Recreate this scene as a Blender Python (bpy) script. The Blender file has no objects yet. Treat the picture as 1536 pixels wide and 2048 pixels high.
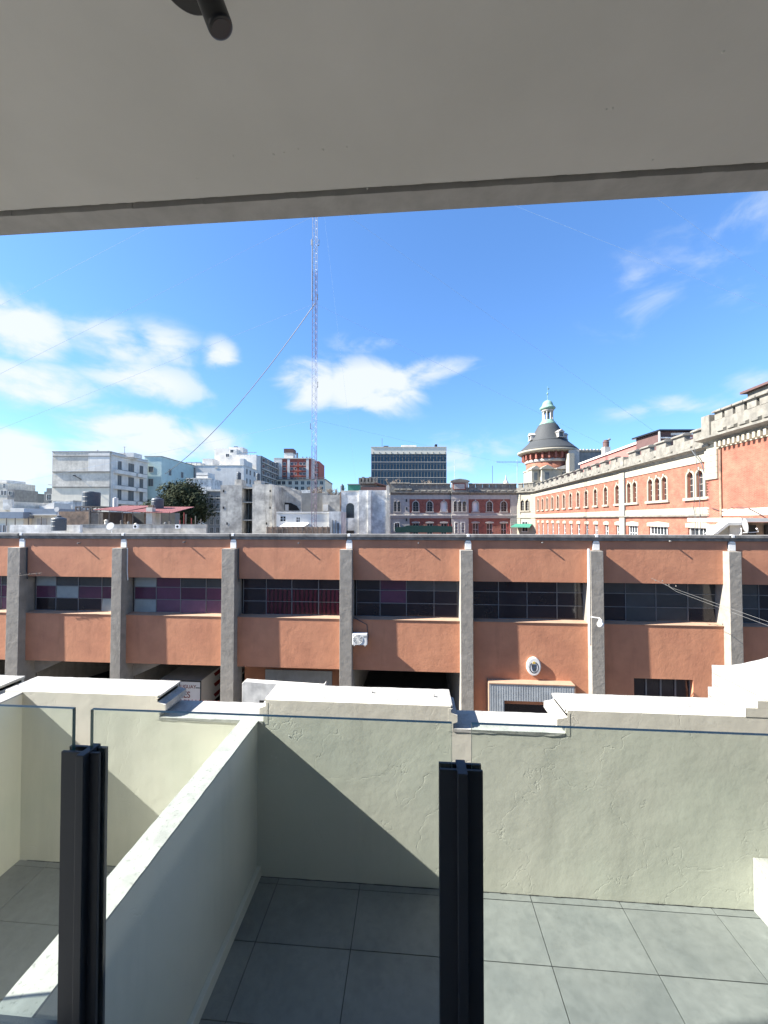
import bpy, math, random
from mathutils import Vector, Matrix
R = math.radians
random.seed(7)
S = bpy.context.scene
COL = S.collection

# ------------------------------------------------------------------ camera, sky, sun, exposure
CZ = 12.0; F = 770.0; YAW = R(4.2); PITCH = R(1.04); HY = 1038.0
cam_d = bpy.data.cameras.new('camera'); cam = bpy.data.objects.new('camera', cam_d); COL.objects.link(cam)
cam.location = (0, 0, CZ); cam.rotation_euler = (R(90) + PITCH, 0, YAW)
cam_d.sensor_fit = 'VERTICAL'; cam_d.sensor_height = 36; cam_d.sensor_width = 27
cam_d.lens = F / 2048 * 36; cam_d.clip_start = 0.02; cam_d.clip_end = 6000
S.camera = cam
CM = Matrix.Rotation(YAW, 3, 'Z') @ Matrix.Rotation(R(90) + PITCH, 3, 'X')
def ray(px, py): return CM @ Vector(((px - 768) / F, (1024 - py) / F, -1))
def at(px, py, Z):                       # point seen at a pixel of the photograph, Z metres ahead (horizontal)
    d = ray(px, py); fw = Vector((-math.sin(YAW), math.cos(YAW), 0)); t = Z / d.dot(fw)
    return Vector((0, 0, CZ)) + d * t
def atY(px, py, Y): d = ray(px, py); return Vector((0, 0, CZ)) + d * (Y / d.y)
def atH(px, py, z): d = ray(px, py); return Vector((0, 0, CZ)) + d * ((z - CZ) / d.z)

SUN = Vector((1, .17, -.79)).normalized()          # travel direction of the light
sl = bpy.data.lights.new('sun', 'SUN'); sl.energy = 5.0; sl.angle = R(.5); sl.color = (1, .95, .87)
so = bpy.data.objects.new('sun', sl); COL.objects.link(so); so.rotation_euler = SUN.to_track_quat('-Z', 'Y').to_euler()
sun_el = math.asin(-SUN.z); sun_az = math.atan2(-SUN.x, -SUN.y)     # azimuth clockwise from +Y
S.view_settings.view_transform = 'Standard'; S.view_settings.look = 'None'; S.view_settings.gamma = 1
S.view_settings.exposure = 1.85
S.view_settings.use_curve_mapping = False

W = bpy.data.worlds.new('World'); S.world = W; W.use_nodes = True
nt = W.node_tree; nt.nodes.clear(); N = nt.nodes.new; L = nt.links.new
def wm(op, a, b=None, c=None, clamp=False):
    n = N('ShaderNodeMath'); n.operation = op; n.use_clamp = clamp
    for i, v in enumerate((a, b, c)):
        if v is None: continue
        if isinstance(v, (int, float)): n.inputs[i].default_value = v
        else: L(v, n.inputs[i])
    return n.outputs[0]
sky = N('ShaderNodeTexSky'); sky.sky_type = 'NISHITA'; sky.sun_disc = False
sky.sun_elevation = sun_el; sky.sun_rotation = sun_az; sky.air_density = 1.0; sky.dust_density = .3; sky.ozone_density = 2.5
hsv = N('ShaderNodeHueSaturation'); hsv.inputs['Saturation'].default_value = 1.04; hsv.inputs['Value'].default_value = 1.12
gm_ = N('ShaderNodeGamma'); gm_.inputs[1].default_value = .8; L(sky.outputs[0], gm_.inputs[0])
tn = N('ShaderNodeVectorMath'); tn.operation = 'MULTIPLY'; tn.inputs[1].default_value = (.68, .95, 1.32); L(gm_.outputs[0], tn.inputs[0]); L(tn.outputs[0], hsv.inputs['Color'])
tc = N('ShaderNodeTexCoord'); sx = N('ShaderNodeSeparateXYZ'); L(tc.outputs['Generated'], sx.inputs[0])
az = wm('ARCTAN2', sx.outputs[0], sx.outputs[1]); el = wm('ARCSINE', sx.outputs[2])
nz = N('ShaderNodeTexNoise'); nz.inputs['Scale'].default_value = 6.5; nz.inputs['Detail'].default_value = 10; nz.inputs['Roughness'].default_value = .56; nz.inputs['Distortion'].default_value = .35
mp = N('ShaderNodeMapping'); mp.inputs['Scale'].default_value = (1, 1, 2.0); mp.inputs['Location'].default_value = (3.3, 1.2, .4)
L(tc.outputs['Generated'], mp.inputs[0]); L(mp.outputs[0], nz.inputs['Vector'])
nb = N('ShaderNodeTexNoise'); nb.inputs['Scale'].default_value = 1.7; nb.inputs['Detail'].default_value = 3; L(mp.outputs[0], nb.inputs['Vector'])
blobs = [(20,655,120,60,1),(70,770,130,50,.85),(235,690,120,45,.75),(330,690,70,40,.75),(300,765,120,42,.8),(442,715,36,32,.85),
         (255,848,120,40,.9),(20,930,120,70,1.1),(350,885,130,36,.95),(190,890,90,35,.7),(620,770,72,48,.95),(745,775,110,52,1),(755,690,85,20,.55),
         (860,735,100,26,.75),(1265,590,110,70,.50),(1430,450,130,100,.50),(1340,812,130,22,.60),(950,915,120,50,.60),(1500,770,70,26,.55),(1480,570,80,50,.45)]
tot = None
for (px, py, rx, ry, amp) in blobs:
    d = ray(px, py).normalized(); a0 = math.atan2(d.x, d.y); e0 = math.asin(d.z)
    d2 = ray(px + rx, py).normalized(); ra = abs(math.atan2(d2.x, d2.y) - a0); d3 = ray(px, py - ry).normalized(); re = abs(math.asin(d3.z) - e0)
    u = wm('DIVIDE', wm('SUBTRACT', az, a0), ra); v = wm('DIVIDE', wm('SUBTRACT', el, e0), re)
    q = wm('ADD', wm('MULTIPLY', u, u), wm('MULTIPLY', v, v))
    g = wm('MULTIPLY', wm('POWER', wm('SUBTRACT', 1, wm('MULTIPLY', q, .30), clamp=True), 1.6), amp)
    tot = g if tot is None else wm('MAXIMUM', tot, g)
gen = wm('MULTIPLY', wm('SUBTRACT', nb.outputs['Fac'], .56, clamp=True), 3.5, clamp=True)       # scattered clouds round the rest of the sky
side = wm('GREATER_THAN', wm('ABSOLUTE', wm('ADD', az, YAW)), 1.0)
tot = wm('MAXIMUM', tot, wm('MULTIPLY', gen, side))
den = wm('ADD', wm('MULTIPLY', wm('SUBTRACT', nz.outputs['Fac'], .50), 4.8), wm('SUBTRACT', wm('MULTIPLY', tot, 2.0), .58))
mr = N('ShaderNodeMapRange'); mr.interpolation_type = 'SMOOTHSTEP'; mr.inputs[1].default_value = -.15; mr.inputs[2].default_value = 1.15; mr.inputs[3].default_value = 0; mr.inputs[4].default_value = .93
L(den, mr.inputs[0])
cov = wm('MULTIPLY', mr.outputs[0], wm('MULTIPLY', wm('SUBTRACT', tot, .02, clamp=True), 1.35, clamp=True))
cc = N('ShaderNodeMix'); cc.data_type = 'RGBA'; cc.inputs['A'].default_value = (2.9, 3.4, 3.85, 1); cc.inputs['B'].default_value = (3.6, 3.8, 3.95, 1)
L(wm('MULTIPLY', den, .9, clamp=True), cc.inputs['Factor'])
mx = N('ShaderNodeMix'); mx.data_type = 'RGBA'; L(cov, mx.inputs['Factor']); L(hsv.outputs[0], mx.inputs['A']); L(cc.outputs['Result'], mx.inputs['B'])
bg = N('ShaderNodeBackground'); bg.inputs['Strength'].default_value = .074; L(mx.outputs['Result'], bg.inputs['Color'])
wo = N('ShaderNodeOutputWorld'); L(bg.outputs[0], wo.inputs['Surface'])

# ------------------------------------------------------------------ mesh helpers
class MB:
    def __init__(s): s.v = []; s.f = []; s.m = []; s.T = None; s.mi = 0
    def add(s, vs, fs):
        b = len(s.v); T = s.T
        s.v += [tuple(T @ Vector(p)) if T else tuple(p) for p in vs]
        s.f += [tuple(b + i for i in f) for f in fs]; s.m += [s.mi] * len(fs); return s
    def box(s, x0, x1, y0, y1, z0, z1):
        if x1 < x0: x0, x1 = x1, x0
        if y1 < y0: y0, y1 = y1, y0
        if z1 < z0: z0, z1 = z1, z0
        return s.add([(x0,y0,z0),(x1,y0,z0),(x1,y1,z0),(x0,y1,z0),(x0,y0,z1),(x1,y0,z1),(x1,y1,z1),(x0,y1,z1)],
                     [(0,3,2,1),(4,5,6,7),(0,1,5,4),(1,2,6,5),(2,3,7,6),(3,0,4,7)])
    def prism(s, poly, a0, a1, ax='y'):          # poly in the other two axes (x,z) for y, (y,z) for x, (x,y) for z
        n = len(poly)
        def P(p, a): return (p[0], a, p[1]) if ax == 'y' else ((a, p[0], p[1]) if ax == 'x' else (p[0], p[1], a))
        vs = [P(p, a0) for p in poly] + [P(p, a1) for p in poly]
        return s.add(vs, [tuple(range(n)), tuple(range(2*n-1, n-1, -1))] + [(i, i+n, (i+1) % n + n, (i+1) % n) for i in range(n)])
    def quad(s, a, b, c, d): return s.add([a, b, c, d], [(0,1,2,3)])
    def tube(s, pts, r, n=6, r2=None):
        pts = [Vector(p) for p in pts]; k = len(pts); vs = []; fs = []
        for i, p in enumerate(pts):
            t = (pts[min(i+1, k-1)] - pts[max(i-1, 0)]).normalized()
            u = t.cross(Vector((0,0,1)))
            if u.length < .05: u = t.cross(Vector((1,0,0)))
            u.normalize(); w = t.cross(u); rr = r if r2 is None else r + (r2 - r) * i / (k - 1)
            vs += [p + (u * math.cos(2*math.pi*j/n) + w * math.sin(2*math.pi*j/n)) * rr for j in range(n)]
        for i in range(k-1):
            for j in range(n): fs.append((i*n+j, i*n+(j+1) % n, (i+1)*n+(j+1) % n, (i+1)*n+j))
        fs += [tuple(range(n-1, -1, -1)), tuple(range((k-1)*n, k*n))]
        return s.add(vs, fs)
    def lathe(s, prof, c=(0,0,0), n=24, ang=2*math.pi):
        vs = []; fs = []; k = len(prof)
        for (r, z) in prof:
            vs += [(c[0] + r*math.cos(2*math.pi*j/n), c[1] + r*math.sin(2*math.pi*j/n), c[2] + z) for j in range(n)]
        for i in range(k-1):
            for j in range(n): fs.append((i*n+j, i*n+(j+1) % n, (i+1)*n+(j+1) % n, (i+1)*n+j))
        fs += [tuple(range(n-1, -1, -1)), tuple(range((k-1)*n, k*n))]
        return s.add(vs, fs)
    def mesh(s, name, mats):
        me = bpy.data.meshes.new(name); me.from_pydata(s.v, [], s.f)
        for m in (mats if isinstance(mats, (list, tuple)) else [mats]): me.materials.append(m)
        if any(s.m): me.polygons.foreach_set('material_index', s.m)
        me.update(); return me
    def build(s, name, mat, parent=None, smooth=False, bevel=0, **kw):
        me = s.mesh(name, mat)
        if smooth: me.polygons.foreach_set('use_smooth', [True] * len(me.polygons))
        o = place(name, me, parent, **kw)
        if bevel:
            b = o.modifiers.new('bevel', 'BEVEL'); b.width = bevel; b.segments = 2; b.limit_method = 'ANGLE'
        return o
def place(name, me, parent=None, loc=(0,0,0), rz=0, label=None, cat=None, group=None, kind=None):
    o = bpy.data.objects.new(name, me); COL.objects.link(o); o.location = loc; o.rotation_euler = (0, 0, rz)
    if parent: o.parent = parent
    if label: o['label'] = label
    if cat: o['category'] = cat
    if group: o['group'] = group
    if kind: o['kind'] = kind
    return o
def thing(name, label, cat, loc=(0,0,0), rz=0, group=None): return place(name, None, None, loc, rz, label, cat, group)
def copy_tree(o, parent=None):
    c = o.copy(); COL.objects.link(c)
    if parent: c.parent = parent
    for ch in list(o.children): copy_tree(ch, c)
    return c
def facade(mb, x0, x1, z0, z1, holes, y=0, t=.25, seg=10):
    """wall skin facing -Y with real openings; hole = (xa, xb, za, zb, arched)"""
    xs = sorted({x0, x1} | {h[0] for h in holes} | {h[1] for h in holes}); zs = sorted({z0, z1} | {h[2] for h in holes} | {h[3] for h in holes})
    for i in range(len(xs)-1):
        for j in range(len(zs)-1):
            cx = (xs[i]+xs[i+1])/2; cz = (zs[j]+zs[j+1])/2
            if any(h[0] < cx < h[1] and h[2] < cz < h[3] for h in holes): continue
            mb.quad((xs[i],y,zs[j]), (xs[i+1],y,zs[j]), (xs[i+1],y,zs[j+1]), (xs[i],y,zs[j+1]))
    for (a, b, c, d, arch) in holes:
        r = (b-a)/2; m = (a+b)/2; sp = d - r if arch else d
        arc = [(m - r*math.cos(math.pi*k/seg), sp + r*math.sin(math.pi*k/seg)) for k in range(seg+1)] if arch else [(a, d), (b, d)]
        if arch:
            for k in range(seg):
                corner = (a, d) if k < seg/2 else (b, d)
                mb.add([(corner[0], y, corner[1]), (arc[k][0], y, arc[k][1]), (arc[k+1][0], y, arc[k+1][1])], [(0,1,2)])
        loop = [(a, c)] + arc + [(b, c)]
        for k in range(len(loop)):
            p = loop[k]; q = loop[(k+1) % len(loop)]
            mb.quad((p[0],y,p[1]), (q[0],y,q[1]), (q[0],y+t,q[1]), (p[0],y+t,p[1]))
    return mb
def archpoly(a, b, c, d, seg=10):
    r = (b-a)/2; m = (a+b)/2; return [(a, c)] + [(m - r*math.cos(math.pi*k/seg), d - r + r*math.sin(math.pi*k/seg)) for k in range(seg+1)] + [(b, c)]
def ring(mb, inner, outer, y0, y1):
    n = len(inner)
    for k in range(n-1):
        a, b, c, d = inner[k], inner[k+1], outer[k+1], outer[k]
        mb.prism([a, b, c, d], y0, y1)

# ------------------------------------------------------------------ materials
def mat(name, col, rough=.8, var=.12, vscale=3, bump=0, bscale=40, bump2=0, b2scale=4, col2=None, c2scale=1.2, c2amt=.5, streak=0, metal=0, spec=.5, speck=0, sscale=1, crack=0):
    m = bpy.data.materials.new(name); m.use_nodes = True; t = m.node_tree; P = t.nodes['Principled BSDF']
    n = t.nodes.new; l = t.links.new
    P.inputs['Roughness'].default_value = rough; P.inputs['Metallic'].default_value = metal; P.inputs['Specular IOR Level'].default_value = spec
    g = n('ShaderNodeNewGeometry')
    def noise(sc, det=5, stretch=None, ro=.55):
        x = n('ShaderNodeTexNoise'); x.inputs['Scale'].default_value = sc; x.inputs['Detail'].default_value = det; x.inputs['Roughness'].default_value = ro
        if stretch:
            q = n('ShaderNodeMapping'); q.inputs['Scale'].default_value = stretch; l(g.outputs['Position'], q.inputs[0]); l(q.outputs[0], x.inputs['Vector'])
        else: l(g.outputs['Position'], x.inputs['Vector'])
        return x.outputs['Fac']
    def rng(v, a, b, c, d):
        q = n('ShaderNodeMapRange'); q.inputs[1].default_value = a; q.inputs[2].default_value = b; q.inputs[3].default_value = c; q.inputs[4].default_value = d; l(v, q.inputs[0]); return q.outputs[0]
    def mixc(f, a, b, bt='MIX'):
        q = n('ShaderNodeMix'); q.data_type = 'RGBA'; q.blend_type = bt
        if isinstance(f, float): q.inputs['Factor'].default_value = f
        else: l(f, q.inputs['Factor'])
        for k, v in (('A', a), ('B', b)):
            if isinstance(v, tuple): q.inputs[k].default_value = (*v[:3], 1)
            else: l(v, q.inputs[k])
        return q.outputs['Result']
    c = tuple(col)
    if col2: c = mixc(rng(noise(c2scale, 6), .42, .62, 0, c2amt), c, tuple(col2))
    if streak:
        s_ = rng(noise(1, 6, (1.5*sscale, 1.5*sscale, .16*sscale), .65), .52, .74, 0, streak); c = mixc(s_, c, (col[0]*.3, col[1]*.3, col[2]*.3))
    if speck:
        s_ = rng(noise(60, 3), .60, .66, 0, speck); c = mixc(s_, c, (col[0]*.3, col[1]*.3, col[2]*.3))
    if var:
        f = rng(noise(vscale, 7), .3, .7, 1-var, 1+var); q = n('ShaderNodeVectorMath'); q.operation = 'SCALE'
        if isinstance(c, tuple): q.inputs[0].default_value = c
        else: l(c, q.inputs[0])
        l(f, q.inputs['Scale']); c = q.outputs[0]
    if isinstance(c, tuple): P.inputs['Base Color'].default_value = (*c, 1)
    else: l(c, P.inputs['Base Color'])
    nrm = None
    for (st, sc) in ((bump2, b2scale), (bump, bscale)):
        if st:
            b = n('ShaderNodeBump'); b.inputs['Strength'].default_value = min(1, st); b.inputs['Distance'].default_value = st / sc * .14
            l(noise(sc, 6), b.inputs['Height'])
            if nrm: l(nrm, b.inputs['Normal'])
            nrm = b.outputs[0]
    if crack:
        v = n('ShaderNodeTexVoronoi'); v.feature = 'DISTANCE_TO_EDGE'; v.inputs['Scale'].default_value = 1.1; dx = n('ShaderNodeTexNoise'); dx.inputs['Scale'].default_value = 3; dx.inputs['Detail'].default_value = 6
        l(g.outputs['Position'], dx.inputs['Vector']); av = n('ShaderNodeVectorMath'); av.operation = 'ADD'; l(g.outputs['Position'], av.inputs[0]); l(dx.outputs['Color'], av.inputs[1]); l(av.outputs[0], v.inputs['Vector'])
        cr_ = rng(v.outputs['Distance'], 0, .007, 0, 1); b = n('ShaderNodeBump'); b.inputs['Strength'].default_value = crack; b.inputs['Distance'].default_value = .0025; l(cr_, b.inputs['Height'])
        if nrm: l(nrm, b.inputs['Normal'])
        nrm = b.outputs[0]
    if nrm: l(nrm, P.inputs['Normal'])
    return m
def brickmat(name, c1, c2, mortar, scale=1.0, axis='xz', bw=.26, bh=.075):
    m = mat(name, c1, .9, .0); t = m.node_tree; n = t.nodes.new; l = t.links.new; P = t.nodes['Principled BSDF']
    b = n('ShaderNodeTexBrick'); tcn = n('ShaderNodeTexCoord'); sp = n('ShaderNodeSeparateXYZ'); cb = n('ShaderNodeCombineXYZ')
    l(tcn.outputs['Object'], sp.inputs[0]); ad = n('ShaderNodeMath'); ad.operation = 'ADD'; l(sp.outputs[0], ad.inputs[0]); l(sp.outputs[1], ad.inputs[1])
    l(ad.outputs[0], cb.inputs[0]); l(sp.outputs[2], cb.inputs[1]); l(cb.outputs[0], b.inputs['Vector'])
    b.inputs['Scale'].default_value = 1; b.inputs['Brick Width'].default_value = bw; b.inputs['Row Height'].default_value = bh; b.inputs['Mortar Size'].default_value = .008
    b.inputs['Color1'].default_value = (*c1, 1); b.inputs['Color2'].default_value = (*c2, 1); b.inputs['Mortar'].default_value = (*mortar, 1)
    x = n('ShaderNodeTexNoise'); x.inputs['Scale'].default_value = 1.3; x.inputs['Detail'].default_value = 8; l(tcn.outputs['Object'], x.inputs['Vector'])
    r = n('ShaderNodeMapRange'); r.inputs[1].default_value = .3; r.inputs[2].default_value = .7; r.inputs[3].default_value = .72; r.inputs[4].default_value = 1.2; l(x.outputs['Fac'], r.inputs[0])
    v = n('ShaderNodeVectorMath'); v.operation = 'SCALE'; l(b.outputs['Color'], v.inputs[0]); l(r.outputs[0], v.inputs['Scale']); l(v.outputs[0], P.inputs['Base Color'])
    bp = n('ShaderNodeBump'); bp.inputs['Strength'].default_value = .5; bp.inputs['Distance'].default_value = .02; bp.invert = True; l(b.outputs['Fac'], bp.inputs['Height']); l(bp.outputs[0], P.inputs['Normal'])
    return m
M = {}
M['plaster'] = mat('terrace_plaster', (.60,.575,.50), .9, .05, 1.3, .22, 45, .38, 5, (.53,.535,.46), .7, .8, streak=.16, sscale=2.5, crack=.3)
M['coping'] = mat('coping_white', (.36,.355,.335), .9, .08, 5, .5, 45, .35, 14, speck=.5, col2=(.28,.275,.26), c2scale=14, c2amt=.8)
M['ceiling'] = mat('ceiling_paint', (.72,.70,.65), .85, .05, 2.5, .2, 45, .3, 6, streak=0, col2=(.65,.635,.585), c2scale=1.4)
M['soffit'] = mat('soffit_concrete', (.46,.445,.42), .95, .12, 14, .6, 80, .3, 18)
M['groove'] = mat('groove', (.05,.048,.045), 1, .1)
M['tile'] = mat('floor_tile', (.158,.165,.162), .55, .12, 22, .2, 70, 0, 5, (.128,.137,.137), 3.5, .8, streak=0, speck=.15)
M['grout'] = mat('grout', (.012,.012,.012), .95, .1)
M['post'] = mat('post_paint', (.034,.041,.055), .55, .05, 6, spec=.3)
M['orange'] = mat('terracotta_stucco', (.53,.24,.138), .95, .08, 1.3, .6, 12, .5, 3.5, (.45,.195,.115), .6, .7, streak=.28)
M['orange_sill'] = mat('pale_sill', (.34,.22,.15), .9, .1)
M['pil'] = mat('pilaster_concrete', (.265,.245,.215), .95, .16, 2.5, .7, 9, .6, 3, streak=.25)
M['cornice'] = mat('dark_cornice', (.17,.165,.155), .95, .22, 3, .4, 12, streak=.3, col2=(.28,.27,.25), c2scale=1.5)
M['white'] = mat('white_paint', (.74,.74,.72), .7, .06, 2)
M['steel'] = mat('window_steel', (.16,.165,.175), .6, .08)
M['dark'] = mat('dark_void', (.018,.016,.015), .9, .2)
M['asphalt'] = mat('asphalt', (.05,.05,.052), .95, .15, 4, .4, 50)
M['pave'] = mat('pavement', (.28,.27,.25), .9, .15, 2)
M['ground'] = mat('city_ground', (.16,.155,.14), .95, .3, .05)
M['roof'] = mat('roof_membrane', (.34,.33,.31), .9, .2, 1)
def pane(name, c, rough=.12): return mat(name, c, rough, .15, 1.5, spec=.5)
M['p_purple'] = pane('purple_pane', (.09,.034,.066)); M['p_mauve'] = pane('mauve_pane', (.15,.075,.12)); M['p_dark'] = pane('dark_pane', (.018,.014,.02))
M['p_grey'] = pane('grey_pane', (.055,.06,.065)); M['p_white'] = mat('blanked_pane', (.27,.31,.31), .6, .1); M['p_curt'] = pane('curtain_pane', (.11,.012,.025), .25)
def wave(m, c1, c2, sc):
    t = m.node_tree; P = t.nodes['Principled BSDF']; w = t.nodes.new('ShaderNodeTexWave'); w.bands_direction = 'X'; w.inputs['Scale'].default_value = sc; w.inputs['Distortion'].default_value = 2.5
    g = t.nodes.new('ShaderNodeNewGeometry'); t.links.new(g.outputs['Position'], w.inputs['Vector']); r = t.nodes.new('ShaderNodeMix'); r.data_type = 'RGBA'
    r.inputs['A'].default_value = (*c1, 1); r.inputs['B'].default_value = (*c2, 1); t.links.new(w.outputs['Fac'], r.inputs['Factor']); t.links.new(r.outputs['Result'], P.inputs['Base Color'])
wave(M['p_curt'], (.02,.003,.007), (.085,.012,.024), 1.3)
M['glassdark'] = pane('window_glass_dark', (.03,.035,.04)); M['glassblue'] = pane('curtain_wall_glass', (.018,.042,.065), .15)
M['corr'] = mat('galvanised_sheet', (.40,.43,.45), .5, .12, 3, streak=.25)
M['brick_sun'] = brickmat('orange_brick', (.30,.098,.060), (.23,.07,.042), (.30,.17,.12))
M['brick_red'] = brickmat('red_brick', (.29,.088,.060), (.22,.064,.044), (.28,.15,.12))
M['stone'] = mat('cream_stone', (.33,.30,.235), .85, .08, 1.5, .2, 20, streak=.12)
M['stone_grey'] = mat('grey_stone', (.40,.375,.34), .9, .12, 1.5, .2, 20, streak=.25)
M['parapet'] = mat('weathered_parapet', (.20,.188,.16), .95, .25, 2, .5, 12, streak=.4, col2=(.105,.10,.09), c2scale=1.3)
M['slate'] = mat('slate_roof', (.042,.046,.048), .75, .2, 6, .3, 20)
M['copper'] = mat('green_copper', (.20,.33,.26), .7, .2, 3, col2=(.11,.20,.165))
M['redpaint'] = mat('red_paint', (.20,.022,.02), .6, .1)
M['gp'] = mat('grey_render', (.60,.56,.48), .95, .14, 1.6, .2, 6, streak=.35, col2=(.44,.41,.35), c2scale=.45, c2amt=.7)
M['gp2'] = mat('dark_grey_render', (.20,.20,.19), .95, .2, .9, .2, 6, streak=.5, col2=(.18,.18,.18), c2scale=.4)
M['cream'] = mat('cream_render', (.66,.61,.50), .95, .08, .6, streak=.2)
M['whiter'] = mat('white_render', (.66,.64,.59), .9, .1, .5, streak=.25, col2=(.52,.50,.46), c2scale=.4, c2amt=.5)
M['whitew'] = mat('weathered_whitewash', (.68,.67,.63), .95, .14, 2.5, .3, 8, streak=.45, col2=(.34,.34,.33), c2scale=.8, c2amt=.8)
M['conc'] = mat('bare_concrete', (.52,.49,.43), .95, .2, 2.2, .4, 6, streak=.75, col2=(.22,.21,.195), c2scale=.5, c2amt=.8)
M['teal'] = mat('pale_teal_render', (.42,.54,.52), .9, .08, .6)
M['dgrey'] = mat('charcoal_cladding', (.14,.15,.15), .8, .1)
M['shut'] = mat('shutter', (.10,.115,.12), .7, .1)
M['bluegrey'] = mat('blue_grey_sheet', (.17,.21,.26), .7, .12, 2)
M['tank'] = mat('tank_plastic', (.05,.062,.075), .5, .08)
M['brownwall'] = mat('brown_render', (.26,.18,.125), .95, .3, 2.5, .3, 6, col2=(.10,.078,.065), c2scale=1.0, c2amt=.9)
M['redroof'] = mat('red_sheet_roof', (.24,.085,.08), .7, .08)
M['wood'] = mat('weathered_wood', (.14,.125,.11), .9, .15)
M['brickfar'] = mat('far_red_brick', (.34,.10,.07), .9, .1, 1)
M['leaf'] = mat('dark_leaves', (.030,.038,.022), .9, .5, .6, col2=(.06,.062,.03), c2scale=.35, c2amt=.6, spec=.08); M['bark'] = mat('bark', (.10,.08,.06), .95, .2)
M['twig'] = mat('dry_twigs', (.24,.19,.14), .95, .2)
M['tarp'] = mat('dark_green_tarp', (.008,.05,.042), .6, .1); M['green'] = mat('green_awning', (.03,.17,.12), .7, .1)
M['mastred'] = mat('faded_red_steel', (.22,.16,.19), .6, .1); M['mastwhite'] = mat('white_steel', (.40,.43,.50), .6, .05)
M['cable'] = mat('cable', (.05,.06,.07), .6, 0); M['cablew'] = mat('pale_cable', (.16,.16,.155), .6, 0); M['cablelight'] = mat('guy_wire', (.30,.42,.58), .5, 0)
M['black'] = mat('black_metal', (.012,.012,.014), .35, 0); M['chrome'] = mat('bright_edge', (.6,.62,.65), .25, 0, metal=1)
M['acw'] = mat('ac_white', (.72,.72,.70), .5, .03); M['acg'] = mat('ac_grey', (.33,.34,.34), .5, .05)
M['blue'] = mat('emblem_blue', (.04,.07,.12), .6, 0); M['gold'] = mat('emblem_gold', (.6,.42,.08), .5, 0)
M['pinkw'] = mat('pink_render', (.34,.13,.11), .9, .08)
M['brownroof'] = mat('dark_brown_sheet', (.10,.055,.05), .8, .1)
def pervar(m, amt):
    t = m.node_tree; P = t.nodes['Principled BSDF']; src = P.inputs['Base Color'].links[0].from_socket; oi = t.nodes.new('ShaderNodeObjectInfo'); r = t.nodes.new('ShaderNodeMapRange'); r.inputs[3].default_value = 1-amt; r.inputs[4].default_value = 1+amt
    t.links.new(oi.outputs['Random'], r.inputs[0]); v = t.nodes.new('ShaderNodeVectorMath'); v.operation = 'SCALE'; t.links.new(src, v.inputs[0]); t.links.new(r.outputs[0], v.inputs['Scale']); t.links.new(v.outputs[0], P.inputs['Base Color'])
pervar(M['tile'], .06)
for k_ in ('p_purple','p_mauve','p_dark','p_grey'): pervar(M[k_], .25)
# clear glass: tinted transparency with a mirror coat at its faces, green at its edges
def glassmat():
    m = bpy.data.materials.new('railing_glass'); m.use_nodes = True; t = m.node_tree; t.nodes.clear(); n = t.nodes.new; l = t.links.new
    tr = n('ShaderNodeBsdfTransparent'); tr.inputs[0].default_value = (.925,.965,.945,1); gl = n('ShaderNodeBsdfGlossy'); gl.inputs['Roughness'].default_value = .01; gl.inputs['Color'].default_value = (.9,.95,.93,1)
    fr = n('ShaderNodeFresnel'); fr.inputs[0].default_value = 1.45; mxs = n('ShaderNodeMixShader'); o = n('ShaderNodeOutputMaterial')
    g = n('ShaderNodeNewGeometry'); iv = n('ShaderNodeMath'); iv.operation = 'SUBTRACT'; iv.inputs[0].default_value = 1; l(g.outputs['Backfacing'], iv.inputs[1])
    mu = n('ShaderNodeMath'); mu.operation = 'MULTIPLY'; l(fr.outputs[0], mu.inputs[0]); l(iv.outputs[0], mu.inputs[1]); l(mu.outputs[0], mxs.inputs[0])
    df = n('ShaderNodeBsdfDiffuse'); df.inputs[0].default_value = (.7,.78,.76,1); dn = n('ShaderNodeTexNoise'); dn.inputs['Scale'].default_value = 5; dn.inputs['Detail'].default_value = 6; l(g.outputs['Position'], dn.inputs['Vector'])
    dr = n('ShaderNodeMapRange'); dr.inputs[1].default_value = .35; dr.inputs[2].default_value = .7; dr.inputs[3].default_value = .012; dr.inputs[4].default_value = .055; l(dn.outputs['Fac'], dr.inputs[0])
    dm_ = n('ShaderNodeMixShader'); l(dr.outputs[0], dm_.inputs[0]); l(tr.outputs[0], dm_.inputs[1]); l(df.outputs[0], dm_.inputs[2]); l(dm_.outputs[0], mxs.inputs[1]); l(gl.outputs[0], mxs.inputs[2]); l(mxs.outputs[0], o.inputs[0]); return m
M['glass'] = glassmat(); M['gedge'] = mat('glass_edge', (.05,.12,.11), .35, 0, spec=.3)

# ------------------------------------------------------------------ setting: ground, street, pavements
MB().quad((-2500,-2500,-.3),(2500,-2500,-.3),(2500,2500,-.3),(-2500,2500,-.3)).build('ground', M['ground'], kind='structure')
MB().box(-60,60,5.6,17,-.25,0).build('road', M['asphalt'], kind='structure')
MB().box(-60,60,3.12,5.6,-.25,.13).build('near_pavement', M['pave'], kind='structure')
MB().box(-60,60,17,19.9,-.25,.13).build('far_pavement', M['pave'], kind='structure')
for k in range(-9, 10): MB().box(k*6-1, k*6+1, 11.2, 11.32, .004, .008).build('lane_marking', M['white'], kind='structure')

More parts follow.
